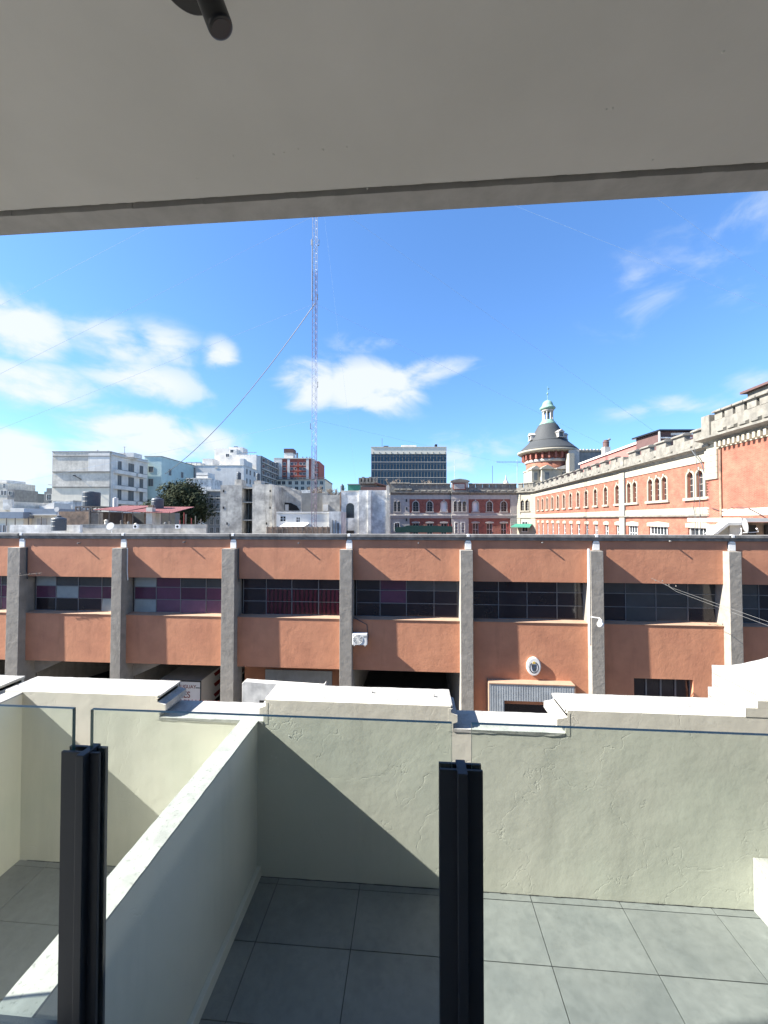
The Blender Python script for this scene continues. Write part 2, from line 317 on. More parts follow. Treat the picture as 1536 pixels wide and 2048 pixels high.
# ------------------------------------------------------------------ our own building: lower storeys, terrace, balcony
YW = 2.84; FL = CZ - 2.66
def Xw(px, Y, py=1400): return atY(px, py, Y).x
own = thing('own_building', 'cream plastered building that carries the terrace and balcony in the foreground', 'building', (0,0,0))
MB().box(-9, 9, -12, YW+.31, 0, FL-.12).build('lower_storeys', M['plaster'], own)
MB().box(-4.2, 9.5, -12, 1.2, CZ+1.28, CZ+14).build('upper_storeys', M['plaster'], own)
MB().box(-45, -9.5, -12, 3.0, 0, CZ+2).box(9.5, 45, -12, 3.0, 0, CZ+9).build('unseen_neighbour_blocks', M['plaster'], own)  # unseen neighbour blocks on both sides, added to cut sky light
MB().box(-4.2, 9, -1.9, -1.6, CZ-1.55, CZ+1.0).build('back_wall', M['plaster'], own)
# balcony slab under the camera
MB().box(-9, 9, -1.6, 1.085, CZ-1.72, CZ-1.50).build('balcony_floor', M['tile'], kind='structure')
MB().box(-9, 9, 1.02, 1.10, FL-.1, CZ-1.72).build('balcony_edge_wall', M['plaster'], kind='structure')
# ceiling
Hc = CZ + 1.0
y1 = atH(768, 374, Hc).y; y2 = atH(768, 386.5, Hc).y; y3 = atH(768, 427, Hc).y
ce = MB(); ce.box(-4.2, 9, -1.6, y1-.006, Hc, Hc+.28).build('balcony_ceiling', M['ceiling'], kind='structure')
ge = MB(); gr_ = random.Random(8)
for i in range(440):
    x = -4.2+i*.03; ge.box(x, x+.03, y1-.006, y1+gr_.uniform(-.0035,-.0018), Hc-.0003, Hc+.02)
ge.build('ceiling_edge', M['ceiling'], kind='structure')
MB().box(-4.2, 9, y1, y2, Hc+.14, Hc+.28).build('drip_groove', M['groove'], kind='structure')
rng = random.Random(3)
eb = MB(); xs = [-4.2 + i*.06 for i in range(221)]
for i in range(220):
    j = [rng.uniform(-.0012,.0012) for _ in range(2)]
    eb.box(xs[i], xs[i+1], y2+j[0], y3, Hc+.001, Hc+.28)
eb.build('balcony_edge_beam', M['soffit'], kind='structure')

cl_ = bpy.data.objects['balcony_ceiling']
for px, py, r_ in ((547,309,.0035),(646,300,.0035),(596,298,.002),(694,294,.002),(467,312,.0018),(1305,320,.0025),(1446,104,.003),(1225,217,.003),(1213,219,.0025),(568,305,.0018),(735,377,.0025),(395,357,.002)):
    p = atH(px, py, Hc); MB().lathe([(r_*.3,-.0022),(r_*.8,-.0014),(r_*1.3,.001)], c=tuple(p), n=10).build('paint_blister', M['ceiling'], cl_)
# terrace floor, tile by tile
tf = MB().box(-9, 9, 1.101, YW+.3, FL-.12, FL-.006).build('terrace_floor', M['grout'], kind='structure')
gx0 = .826; gw = .605; rows = [YW, 2.790, 2.405, 2.020, 1.635, 1.250, 1.105]; tc_ = {}
for r in range(6):
    ya, yb = rows[r+1], rows[r]
    for k in range(-9, 5):
        xa = gx0 + k*gw; xb = xa + gw; g = .0028
        if (r,) not in tc_: tc_[(r,)] = MB().box(g, gw-g, g, yb-ya-g, -.012, 0).mesh('tile', M['tile'])
        place('tile', tc_[(r,)], tf, (xa, ya, FL + rng.uniform(-.0006,.0006)))

gk = MB(); kr = random.Random(4); x = -3.0
while x < 2.3:
    w_ = kr.uniform(.02,.09); d_ = kr.uniform(.001,.007); gk.box(x, x+w_, YW-d_, YW+.002, FL-.002, FL+kr.uniform(.0015,.004)); x += w_
gk.build('grime_line', M['grout'], tf)['kind'] = 'stuff'
# parapet wall with raised copings
TOPL = CZ - 1.515; TOPH = CZ - 1.355; YB = YW + .275
def Xf(px, py): return atY(px, py, YW).x
par = thing('parapet_wall', 'rough plastered cream parapet with whitewashed stepped coping round the terrace', 'parapet', (0,0,0))
def rough_slab(poly, y0, y1, name, matl, seed, amp=.0012, sub=.05):
    amp = min(amp, .0012)
    """prism of XZ outline whose surface is gently uneven, like hand-laid render"""
    rr = random.Random(seed); mb = MB(); n = len(poly); pts = []
    for i in range(n):                                   # subdivide long edges
        a = Vector(poly[i]); b = Vector(poly[(i+1) % n]); k = max(1, int((b-a).length / sub))
        for j in range(k):
            p = a + (b-a)*j/k
            if 0 < j: p = p + Vector((rr.uniform(-amp, amp)*.3, rr.uniform(-amp, amp)))
            pts.append(p)
    m = len(pts); ny = 5; vs = []
    for q in range(ny+1):
        y = y0 + (y1-y0)*q/ny
        for p in pts: vs.append((p[0] + rr.uniform(-amp,amp)*.5, y + (rr.uniform(-amp,amp) if q in (0,ny) else 0), p[1] + (rr.uniform(-amp,amp)*.7 if 0 < q < ny else rr.uniform(-amp,amp)*.4)))
    fs = [tuple(range(m)), tuple(range((ny+1)*m-1, ny*m-1, -1))]
    for q in range(ny):
        for i in range(m): fs.append((q*m+i, (q+1)*m+i, (q+1)*m+(i+1) % m, q*m+(i+1) % m))
    mb.add(vs, fs); return mb.build(name, matl, par)
MB().box(-9, 9, YW, YB, FL-.1, TOPL-.022).build('wall', M['plaster'], par)
xL0, xL1 = Xf(10, 1380)-.0, Xf(318, 1394); x20, x21 = Xf(528, 1402), Xf(905, 1412); x30 = Xf(1131, 1418); s1 = Xf(1489.6, 1420); s2 = Xf(1514, 1408); s3 = Xf(1535, 1392)
e = .004
def lowcope(a, b, sd):
    rough_slab([(a, TOPL-.022), (b, TOPL-.022), (b, TOPL), (a, TOPL)], YW-.003, YB+.001, 'coping', M['coping'], sd)
def block(a, b, sd, le=True, re=True, thick=YB, fw=.05):
    z = TOPH
    def prof(s): return [(0, 0), (0, -.016), (-.014*s, -.022), (-.014*s, -.046), (.004*s, -.056), (fw*s, -.064), (fw*s, -.10)]
    body = MB().box(a+.012, b-.012, YW-.0, YW+.012, TOPL-.022, z-.001).box(a+.012, b-.012, YW+.012, thick-.02, TOPL-.022, z-.02).build('raised_wall', M['plaster'], par)
    top = [(a, z-.016), (b, z-.016), (b, z), (a, z)]
    rough_slab(top, YW+.0125, thick, 'coping', M['coping'], sd, .003)
    for (x, s, on) in ((a, -1, le), (b, 1, re)):
        if on:
            pf = [(x - .03*s, z-.02), (x + .000*s, z-.016), (x-.012*s, z-.026), (x-.012*s, z-.046), (x+.006*s, z-.054), (x+fw*s, z-.064), (x+fw*s, z-.112), (x+.004*s, z-.124), (x+.004*s, TOPL-.0215), (x-.03*s, TOPL-.0215)]
            if s > 0: pf = pf[::-1]
            mb = MB(); mb.prism(pf, YW+.012, thick+.0005); mb.build('end_moulding', M['coping'], par); MB().prism(pf, YW-.0012, YW+.0119).build('moulding_front', M['plaster'], par)
block(xL0-.01, xL1, 1, le=False)
lowcope(xL1+.006, x20-.006, 2)
block(x20, x21, 3, fw=.035)
lowcope(x21+.006, x30-.006, 4)
block(x30, 8.9, 5, re=False, fw=.06)
lowcope(-8.9, xL0-.32, 6)
block(-3.9, xL0-.125, 7)       # next raised block at far left
# stepped ramp-up at right
def zdrop(px, py): return atY(px, py, YW).z
z1, z2, z3 = zdrop(1489.6,1415), zdrop(1514,1401), zdrop(1535,1384)
for (xa, za, zb, yb, sd) in ((s1, TOPH-.001, z1, 3.17, 11), (s2, z1-.001, z2, 3.23, 12)):
    MB().box(xa+.0015, 8.9, YW-.0022, YW+.0035, za+.0002, zb-.0015).build('step_wall', M['plaster'], par)
    MB().box(xa-.005, xa-.0012, YW+.006, yb-.01, za-.001, za+.005).build('step_joint', M['parapet'], par)
    rough_slab([(xa, TOPL-.02), (8.9-sd*.003, TOPL-.02), (8.9-sd*.003, zb), (xa, zb)], YW+.004, yb, 'step', M['coping'], sd, .001, .12)
MB().box(s3-.005, s3-.0012, YW+.006, 3.32, z2-.001, z2+.005).build('step_joint', M['parapet'], par)
sc = [(s3, TOPL-.02), (8.9, TOPL-.02)] + [(s3 + 4.5*u, z3 + (.0 if u < .03 else (u-.03)**1.25*2.2)) for u in [1,.8,.6,.45,.35,.27,.2,.15,.11,.08,.05,.03,0]]
sc[2:3] = [(8.9, sc[2][1]), sc[2]]
rough_slab(sc, YW+.0045, 3.33, 'scroll_coping', M['coping'], 13, .002)
MB().box(s3+.0015, 8.9, YW-.0022, YW+.0035, z2+.0002, z3-.002).build('step_wall', M['plaster'], par)
for (px, py) in ((744,1386),(868,1394),(32,1370)):
    p = atH(px, py, TOPH+.0); MB().tube([p+Vector((0,0,-.01)), p+Vector((.001,0,.022))], .0022).tube([p+Vector((0,0,.006)), p+Vector((.028,-.004,.004))], .0022).build('steel_stub', M['black'], par)

# dividing walls
def divider(xa, xb, ztop, label, sd, skirt=True):
    t = thing('dividing_wall', label, 'wall', (0,0,0))
    MB().box(xa, xb, 1.101, YW-.0005, FL-.01, ztop-.008).build('wall', M['plaster'], t)
    rr = random.Random(sd); mb = MB(); n = 40; vs = []; fs = []
    for i in range(n+1):
        y = 1.101 + (YW-1.101)*i/n
        for j, (x, z) in enumerate(((xa-.002, ztop-.01), (xa-.001, ztop), ((xa+xb)/2, ztop+.001), (xb+.001, ztop), (xb+.002, ztop-.01))): vs.append((x + rr.uniform(-.0012,.0012), y, z + rr.uniform(-.001,.001)))
    for i in range(n):
        for j in range(4): fs.append((i*5+j, i*5+j+1, (i+1)*5+j+1, (i+1)*5+j))
    fs.append((4,3,2,1,0)); mb.add(vs, fs); mb.build('coping', M['coping'], t)
    if skirt: MB().box(xb+.0005, xb+.032, 1.101, YW-.001, FL, FL+.08).build('skirting', M['plaster'], t, bevel=.004)
    return t
dxb = Xf(516, 1445); dxa = Xf(482, 1443)
divider(dxa, dxb, TOPL+.002, 'low dividing wall with sunlit whitewashed top between the two foreground glass posts', 21)
l2 = Xf(45, 1400)
divider(l2-.13, l2, TOPH-.01, 'cream dividing wall at the far left edge of the terrace', 22, False)
# whitewashed kerb low on the right
kx = Xf(1505.5, 1760)
MB().box(kx, kx+.9, 1.17, YW-.001, FL, FL+.36).build('terrace_kerb', M['coping'], label='low whitewashed kerb block at the right end of the terrace floor', cat='kerb', bevel=.006)

fk = MB(); fr_ = random.Random(9)
for px, py in ((526,1466),(543,1512),(552,1516),(530,1531),(545,1543),(556,1529),(541,1550),(553,1565),(578,1472),(586,1512),(620,1535),(650,1565),(545,1668),(573,1522),(530,1480)):
    p = atY(px, py, YW-.001); r_ = fr_.uniform(.002,.0045); fk.prism([(p.x + r_*math.cos(k*1.05)*fr_.uniform(.7,1.2), p.z + r_*math.sin(k*1.05)*fr_.uniform(.7,1.2)) for k in range(6)], YW-.003, YW)
fk.build('paint_flecks', M['white'], par)['kind'] = 'stuff'
# glass railing: posts and panes
YP = 1.03
rl = thing('glass_railing', 'frameless glass balcony railing with dark steel posts across the foreground', 'railing', (0,0,0))
def railpost(pxa, pxb, ra, rb, label):
    xa, xb = Xw(pxa, YP, 1540), Xw(pxb, YP, 1540); r0, r1 = Xw(ra, 1.01, 1540), Xw(rb, 1.01, 1540); zt = CZ - .657; zb = CZ - 1.49
    t = place('railing_post', None, rl, ((xa+xb)/2, YP, CZ-1.5))
    c = (xa+xb)/2; d = CZ-1.5
    MB().box(xa-c, xb-c, 0, .0085, zb-d, zt-d).build('front_plate', M['post'], t, bevel=.0012)
    MB().box(xa-c, xb-c, .0265, .035, zb-d, zt-d).build('back_plate', M['post'], t, bevel=.0012)
    MB().box(r0-c, r1-c, -.0205, .040, zb-d, zt+.004-d).build('rib', M['post'], t, bevel=.0015)
    MB().box(xa-c-.02, xb-c+.02, -.04, .06, -.01, .012).build('base_plate', M['post'], t, bevel=.002)
    return xa, xb
p1 = railpost(121.5, 197, 151, 166.5, 'dark steel railing post left of the dividing wall, clamping two glass panes')
p2 = railpost(879, 966, 916, 936, 'dark steel railing post right of the image centre, clamping two glass panes')
YG = 1.0475; GT = CZ - .543
def glasspane(xa, xb, label):
    mb = MB(); y0, y1 = YG-.0055, YG+.0055; z0 = CZ-1.46
    mb.box(xa, xb, y0, y1, z0, GT); mb.m = [1,1,0,1,0,1]
    mb.build('glass_pane', [M['glass'], M['gedge']], rl)
glasspane(Xw(184, YG, 1450), Xw(903.5, YG, 1450), 'middle clear glass railing pane between the two dark posts')
glasspane(-1.9, Xw(148, YG, 1450), 'clear glass railing pane left of the left dark post')
glasspane(Xw(943, YG, 1450), 2.0, 'clear glass railing pane right of the right dark post')
MB().box(-4.2, 4, 1.005, 1.028, CZ-1.497, CZ-1.452).box(-4.2, 4, 1.067, 1.09, CZ-1.497, CZ-1.478).build('glass_channel', M['post'], rl, bevel=.002)

# spotlight under the ceiling
A = atH(442, 57, CZ+.80); B2 = atH(398, -60, CZ+.875); dirn = (B2-A).normalized()
sp = thing('ceiling_spotlight', 'black cylindrical spotlight hanging from the pale ceiling at top left', 'spotlight', tuple(A))
mb = MB(); Tm = Matrix.Translation((0,0,0)) @ dirn.to_track_quat('Z', 'Y').to_matrix().to_4x4(); mb.T = Tm
rad = .0205
mb.lathe([(rad*.80,.0),(rad*.97,.0015),(rad,.005),(rad,.14),(rad*.9,.145)], n=40); mb.build('lamp_body', M['black'], sp, smooth=True)
mb = MB(); mb.T = Tm; mb.lathe([(rad*.72,-.0006),(rad*.72,.003)], n=32); mb.build('lens', M['p_grey'], sp)
bc = atH(372, -62, Hc) - A
MB().lathe([(.048,-.022),(.052,-.018),(.052,0)], c=(bc.x, bc.y, bc.z), n=48).build('ceiling_rose', M['black'], sp, bevel=.001)
mid = dirn*.10
MB().tube([mid + Vector((0,0,0)), Vector((bc.x*.9+mid.x*.1, bc.y*.9+mid.y*.1, bc.z-.02))], .006).build('arm', M['black'], sp)

# ------------------------------------------------------------------ terracotta building across the street
YO = 20.0
def XO(px, Y=YO): return atY(px, 1200, Y).x
def ZO(py, Y=YO, px=800): return atY(px, py, Y).z
ob = thing('terracotta_building', 'long terracotta rendered building with grey pilasters and a ribbon of steel windows', 'building', (0, YO, 0))
D = .42
pil_px = [(12,37),(221.5,241.5),(442,468),(679,703.5),(921.5,946.5),(1183,1208.5),(1461,1486)]
pil = [(XO(a, YO-D), XO(b, YO-D)) for a, b in pil_px]
sp_ = 6.25
pil = [(pil[0][0]-sp_*2, pil[0][1]-sp_*2), (pil[0][0]-sp_, pil[0][1]-sp_)] + pil + [(pil[-1][0]+sp_*k, pil[-1][1]+sp_*k) for k in (1,2)]
zt, zcb, zwt, zws, zlb = ZO(1068.5), ZO(1080), ZO(1161), ZO(1240.5), ZO(1342)
zpt = ZO(1100, YO-D)
prng = random.Random(11)
wz = [zws+.06, zws+.06+(zwt-zws-.06)*.36, zws+.06+(zwt-zws-.06)*.70, zwt]
MB().box(pil[0][0]-2, pil[-1][1]+2, .62, 24, zlb+.6, zt-1.3).box(pil[6][0]+.1, pil[-1][1]+2, .62, 24, .1, zlb+.6).build('body', M['roof'], ob)
panetypes = {  # row-wise from the bottom, per bay index
 1: ['dmpm','pmpp','ddmg'], 2: ['DDDw','pwpp','wggg'], 3: ['wmmm','ppqq','wqgg'], 4: ['dccc','dccc','dddd'], 5: ['dddd','dqdd','dqgg'],
 6: ['dddd','dddd','dddg'], 7: ['dggd','dggg','gggg'], 8: ['gddg','gddg','gddg']}
pm = {'d':'p_dark','m':'p_mauve','p':'p_purple','q':'p_purple','w':'p_white','g':'p_grey','c':'p_curt','D':'p_dark'}
pmesh = {}
for b in range(len(pil)-1):
    xa, xb = pil[b][1], pil[b+1][0]
    xa2, xb2 = xa+.02, xb-.0
    gp = .10
    full = b >= 6                       # from the emblem bay on, the wall reaches the ground
    bx0, bx1 = xa-.35, xb+.30           # the bands run a little behind the pilasters
    MB().box(bx0, bx1, 0, .30, zwt, zcb).build('upper_band', M['orange'], ob)
    cm = MB(); cm.prism([(-.05, zcb-.01), (-.08, zcb+.06), (-.08, zcb+.13), (-.13, zcb+.16), (-.13, zt), (.5, zt), (.5, zcb-.01)], bx0+.02, bx1-.02, 'x'); cm.build('cornice', M['cornice'], ob, bevel=.01)
    if not full:
        MB().box(bx0, bx1, 0, .42, zlb, zws).build('lower_band', M['orange'], ob)
    else:
        mbw = MB(); holes = []
        if b == 7: holes = [(XO(1265), XO(1385), ZO(1393+22), ZO(1354,YO,800), False)]
        if b == 6: holes = [(XO(1003), XO(1120), 0.2, ZO(1400), False)]
        zz = ZO(1350, YO, 1325)
        if b == 7: holes = [(XO(1266), XO(1384), zz-1.4, ZO(1358, YO, 1325), False)]
        facade(mbw, bx0, bx1, 0.12, zws, holes, 0, .3); mbw.build('lower_wall', M['orange'], ob)
        for h in holes:
            mbp = MB(); mbp.box(h[0], h[1], .26, .30, h[2], h[3]); mbp.build('pane', M['p_dark'], ob)
            if b == 7:
                fm = MB()
                for k in range(5): x = h[0] + (h[1]-h[0])*k/4; fm.box(x-.03, x+.03, .2, .262, h[2], h[3])
                fm.box(h[0], h[1], .2, .262, h[3]-.07, h[3]); fm.build('window_frame', M['steel'], ob)
    MB().prism([(-.03, zws), (-.03, zws+.025), (.50, zws+.075), (.50, zws)], bx0+.3, bx1-.3, 'x').build('sill', M['orange_sill'], ob)
    wf = MB(); wx0, wx1 = xa+.12, xb-.02; yw = .46; tw = .035
    wf.box(wx0, wx1, yw-.02, yw+.03, wz[0], wz[0]+tw).box(wx0, wx1, yw-.02, yw+.03, wz[3]-tw, wz[3])
    ncol = 4; cx = [wx0 + (wx1-wx0)*(0, .235, .495, .765, 1)[k] for k in range(5)]
    for k in range(5): wf.box(cx[k]-.02, cx[k]+.02, yw-.025, yw+.028, wz[0]+tw, wz[3]-tw)
    for k in (1,2): wf.box(wx0, wx1, yw-.018, yw+.022, wz[k]-.017, wz[k]+.017)
    win = wf.build('window', M['steel'], ob)
    pt = panetypes.get(b, ['dddd','dddd','gggg'])
    for r in range(3):
        for c in range(4):
            key = (b, r, c)
            tilt = prng.choice([0,0,0,0,.04]) if r < 2 else 0
            x0_, x1_ = cx[c]+.02, cx[c+1]-.02; z0_, z1_ = wz[r]+.02, wz[r+1]-.02
            m_ = MB(); m_.add([(x0_, yw-tilt, z0_), (x1_, yw-tilt, z0_), (x1_, yw+.006, z1_), (x0_, yw+.006, z1_), (x0_, yw+.01, z0_), (x1_, yw+.01, z0_), (x1_, yw+.012, z1_), (x0_, yw+.012, z1_)], [(0,1,2,3),(7,6,5,4),(0,4,5,1),(3,2,6,7)])
            m_.build('pane', M[pm[pt[r][c]]], win)
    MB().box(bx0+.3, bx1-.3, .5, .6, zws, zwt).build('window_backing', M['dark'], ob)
# pilasters
for i, (a, b) in enumerate(pil):
    pb = MB(); pb.prism([(-.38, zpt), (-.44, 0), (.62, 0), (.62, zwt-.2), (.25, zwt+.0), (.25, zpt)], a, b, 'x')
    pb.build('pilaster', M['pil'], ob, bevel=.012)
    c = (a+b)/2
    h = MB(); h.box(c-.04, c+.28, -.06, .02, zpt+.02, zpt+.40).box(c-.01, c+.25, -.08, .02, zpt+.40, zpt+.46).box(c+.02, c+.22, -.05, .02, zpt+.46, zpt+.62).box(c+.0, c+.24, -.07, .02, zpt+.62, zpt+.66).box(c+.05, c+.19, -.14, .02, zpt+.66, zt+.02)
    h.build('rainwater_head', M['white'], ob, bevel=.01)
for i in (2, 3, 4): MB().tube([(pil[i][1]+.05, -.04, zpt), (pil[i][1]+.05, -.04, zwt+.35), (pil[i][1]+.09, -.04, zwt-.15)], .03, 6).build('downpipe', M['white'] if i == 3 else M['cable'], ob)
MB().tube([(pil[7][0]-.06, -.30, zpt+.1), (pil[7][0]-.06, -.30, zws-.9)], .055, 8).build('downpipe', M['white'], ob)
for px, py in ((159,1086),(369,1084),(598,1086),(837,1086),(1084,1085),(1338,1082)):
    x = XO(px); z = ZO(py, YO, px); MB().tube([(x, .02, z), (x, -.19, z)], .035, 8).build('spout', M['cornice'], ob)
# ground floor: open bays on the left, recessed wall in the third
for b in range(0, 6):
    xa, xb = pil[b][1], pil[b+1][0]
    if b == 4:
        MB().box(xa-.3, xb+.3, 1.6, 1.9, 0.1, zlb+.1).build('recessed_wall', M['orange'], ob)
        MB().box(XO(510)-.0, XO(660)-.2, 1.50, 1.595, .15, ZO(1341, YO+1.5, 600)).build('shutter_door', M['corr'], ob)
    else:
        MB().prism([(.7, zlb+.2), (.7, zlb-2.2), (14, 0.2), (14, zlb+.2)], xa-.1, xa-.0, 'x').build('side_wall', M['pil'], ob)
MB().box(pil[0][0]-1, pil[6][0], .45, .62, zlb-.0, zlb+.6).build('inner_beam', M['pil'], ob)
for b in (2, 3):
    xa = pil[b][1]; z0 = zlb-.95
    MB().add([(xa+.0,.55,z0),(xa+.0,.75,z0),(xa+2.1,.55,zlb),(xa+2.1,.75,zlb),(xa+.0,.55,zlb),(xa+.0,.75,zlb)],[(0,2,4),(1,5,3),(0,1,3,2),(0,4,5,1)]).build('ramp_side', M['pil'], ob)
# body below is open: back walls of the garage
# entrance canopy of corrugated sheet in the emblem bay
cx0, cx1 = XO(978, YO-.5), XO(1148, YO-.5); ct = ZO(1367, YO-.5, 1000); cb = ZO(1401, YO-.5, 1000)
cn = MB(); n_ = 34
for k in range(n_):
    a = cx0 + (cx1-cx0)*k/n_; w_ = (cx1-cx0)/n_; cn.box(a, a+w_*.55, -.5, -.49+.0, cb if k > 5 else 0.2, ct-.03); cn.box(a+w_*.55, a+w_, -.485, -.475, cb if k > 5 else .2, ct-.03)
cano = cn.build('canopy_cladding', M['corr'], ob); cano['kind'] = 'stuff'
MB().box(cx0-.02, cx1+.02, -.52, .0, ct-.03, ct+.02).box(cx1, cx1+.03, -.5, 0, .2, ct-.03).box(cx0-.03, cx0, -.5, 0, .2, ct-.03).build('canopy_cap', M['orange_sill'], ob)
# oval emblem
em = thing('emblem_plaque', 'white oval plaque with a dark coat of arms on the terracotta wall', 'plaque', (XO(1065.5), YO, ZO(1331.5, YO, 1065)))
def ell(rx, rz, n=40, cx=0, cz=0): return [(cx + rx*math.cos(2*math.pi*k/n), cz + rz*math.sin(2*math.pi*k/n)) for k in range(n)]
MB().prism(ell(.345,.46), -.13, -.0).build('plaque', M['acw'], em, bevel=.02)
MB().prism(ell(.30,.41), -.137, -.128).build('rim_field', M['white'], em)
e2 = MB()
for k in range(22):
    if 4 < k < 8: continue
    t_ = 2*math.pi*k/22; e2.prism(ell(.028,.035,8,.21*math.cos(t_),-.04+.26*math.sin(t_)), -.142, -.136)
e2.build('laurel_wreath', M['cable'], em)
MB().prism([(-.12,.12),(0,.12),(0,-.04),(-.12,-.04)], -.143,-.136).prism([(0.005,-.05),(.12,-.05),(.08,-.2),(0.005,-.24)], -.143,-.136).build('dark_quarters', M['cable'], em)
MB().prism([(.005,.12),(.12,.12),(.12,-.04),(.005,-.04)], -.142,-.136).prism([(-.005,-.05),(-.12,-.05),(-.08,-.2),(-.005,-.24)], -.142,-.136).build('pale_quarters', M['blue'], em)
MB().prism([(-.09,.15),(.09,.15),(.05,.24),(0,.27),(-.05,.24)], -.142,-.136).build('sun_crest', M['gold'], em)
# air conditioner
ax, azz = XO(721.5), ZO(1274, YO, 721)
ac = thing('air_conditioner', 'white outdoor air conditioning unit on the terracotta wall beside a grey pilaster', 'air conditioner', (ax, YO, azz))
MB().box(-.38,.38,-.42,-.12,-.29,.29).build('casing', M['acw'], ac, bevel=.02)
g = MB()
for r in (.25,.20,.15,.10,.05): g.prism(ell(r,r,28,-.09,0)[:], -.424-.001*r, -.4205) if r == .25 else None
g.build('fan_opening', M['acg'], ac)
g = MB()
for r in (.24,.18,.12,.06): g.tube([(-.09+r*math.cos(2*math.pi*k/24), -.432, r*math.sin(2*math.pi*k/24)) for k in range(25)], .007, 4)
for k in range(8): g.tube([(-.09,-.432,0), (-.09+.25*math.cos(k*.785),-.432,.25*math.sin(k*.785))], .005, 4)
g.build('grille', M['acw'], ac)
MB().box(.19,.36,-.428,-.42,.12,.2).build('label_plate', M['acg'], ac)
MB().box(-.3,-.25,-.42,0,-.33,-.29).box(.25,.3,-.42,0,-.33,-.29).build('bracket', M['acw'], ac)
MB().tube([(-.36,-.05,1.02),(.1,-.05,.78),(.33,-.05,.66),(.35,-.05,.35),(.42,-.1,.1),(.38,-.2,-.05)], .022, 6).build('refrigerant_pipe', M['cable'], ac)
# dome camera
q = atY(1201, 1249, YO-.9)
dc = thing('security_camera', 'white dome camera on a short arm beside a grey pilaster', 'security camera', tuple(q))
MB().lathe([(.05,.24),(.09,.18),(.09,.12),(.14,.08),(.15,-.02),(.12,-.10),(.05,-.14)], n=20).build('housing', M['white'], dc, smooth=True)
MB().tube([(0,0,.26),(0,.1,.28),(-.35,.2,.3)], .025, 6).build('arm', M['white'], dc)
q = atY(63, 1149, YO-.52)
an = thing('wall_bracket', 'small rusty wire bracket with insulators on the leftmost grey pilaster', 'bracket', tuple(q))
MB().tube([(-.9,0,-.1),(.2,0,.05),(.6,0,.1)], .012, 5).tube([(-.3,0,.08),(-.25,0,-.12)], .015, 5).tube([(.3,0,.14),(.32,0,-.05)], .015, 5).build('rod', M['wood'], an)
for dx in (-.6,-.1,.5): MB().lathe([(.02,0),(.03,.03),(.015,.06)], c=(dx,0,.02)).build('insulator', M['wood'], an)
# garage interior
MB().box(pil[0][0]-1, pil[6][0], 14, 14.2, .1, zlb+.5).build('garage_back_wall', M['pil'], ob)
# white container truck parked in the second open bay
tq = atY(360, 1361, YO+1.1); tw_ = 2.5; tz = tq.z
tx1 = atY(402, 1361, YO+1.1).x
tk = thing('box_truck', 'white box truck with red lettering parked in the open bay under the terracotta wall', 'truck', (tx1-tw_, YO+1.1, .13))
h_ = tz-.13
MB().box(0, tw_, 0, 6.5, .95, h_).build('cargo_box', M['acw'], tk, bevel=.02)
MB().box(-.02, tw_+.02, -.02, .0, h_-.05, h_+.01).box(tw_-.04, tw_+.02, -.02, 0, .95, h_).box(-.02, .04, -.02, 0, .95, h_).box(tw_/2-.02,tw_/2+.02,-.015,0,.95,h_-.06).build('door_frame', M['black'], tk)
MB().box(.02, tw_-.02, .02, 6.4, h_+.002, h_+.02).build('box_roof', M['roof'], tk)
for y in (1.0, 5.2):
    for x in (.15, tw_-.45):
        w = MB(); w.T = Matrix.Translation((x,y,.5)) @ Matrix.Rotation(R(90),4,'Y'); w.lathe([(.3,0),(.5,.03),(.5,.27),(.3,.3)], n=24); w.build('wheel', M['black'], tk)
MB().box(.1, tw_-.1, 6.55, 8.3, .5, 2.6).build('cab', M['acw'], tk, bevel=.1)
MB().box(.1, tw_-.1, .1, 6.6, .6, .94).build('chassis', M['black'], tk)
s = MB()
for k in range(3): s.prism([(1.6, 1.3+k*.62-.2), (5.6, 1.3+k*.62-.2), (5.4, 1.55+k*.62-.2), (1.4, 1.55+k*.62-.2)], tw_+.002, tw_+.006, 'x')
s.build('red_stripes', M['redpaint'], tk)
def text(body, size, matl, parent, loc, rot, align='RIGHT', sx_=1, name='lettering'):
    cu = bpy.data.curves.new(name, 'FONT'); cu.body = body; cu.size = size; cu.extrude = .002; cu.align_x = align; cu.offset = size*.012
    o = bpy.data.objects.new('tmp', cu); COL.objects.link(o); dg = bpy.context.evaluated_depsgraph_get()
    me = bpy.data.meshes.new_from_object(o.evaluated_get(dg)); bpy.data.objects.remove(o); me.materials.clear(); me.materials.append(matl); me.name = name
    p = place(name, me, parent, loc); p.rotation_euler = rot; p.scale = (sx_, 1, 1); return p
text('URUGUAY', .27, M['redpaint'], tk, (tw_-.28, -.006, h_-.42), (R(90),0,0))
text('LES', .50, M['redpaint'], tk, (tw_-.62, -.006, h_-.95), (R(90),0,0), sx_=.85)
text('OLES', .50, M['redpaint'], tk, (tw_-.62, -.006, h_-1.42), (R(90),0,0), sx_=.85)
MB().box(tw_-.3, tw_-.06, -.02, 0, h_-.40, h_-.36).build('door_latch', M['black'], tk)
# red gate in front of that bay
gy = YO+.15; gx0_, gx1_ = pil[3][1], pil[4][0]; gz = ZO(1406, gy, 400)
gt = thing('red_gate', 'low red steel gate with pickets across the open bay of the truck', 'gate', (gx0_, gy, .13))
MB().box(0, gx1_-gx0_, -.03, .03, gz-.10-.13, gz-.13).box(0, gx1_-gx0_, -.03, .03, .15, .25).build('rail', M['redpaint'], gt)
for k in range(26): MB().box(.1+k*.21, .13+k*.21, -.015, .015, .1, gz+.16-.13).build('picket', M['redpaint'], gt)
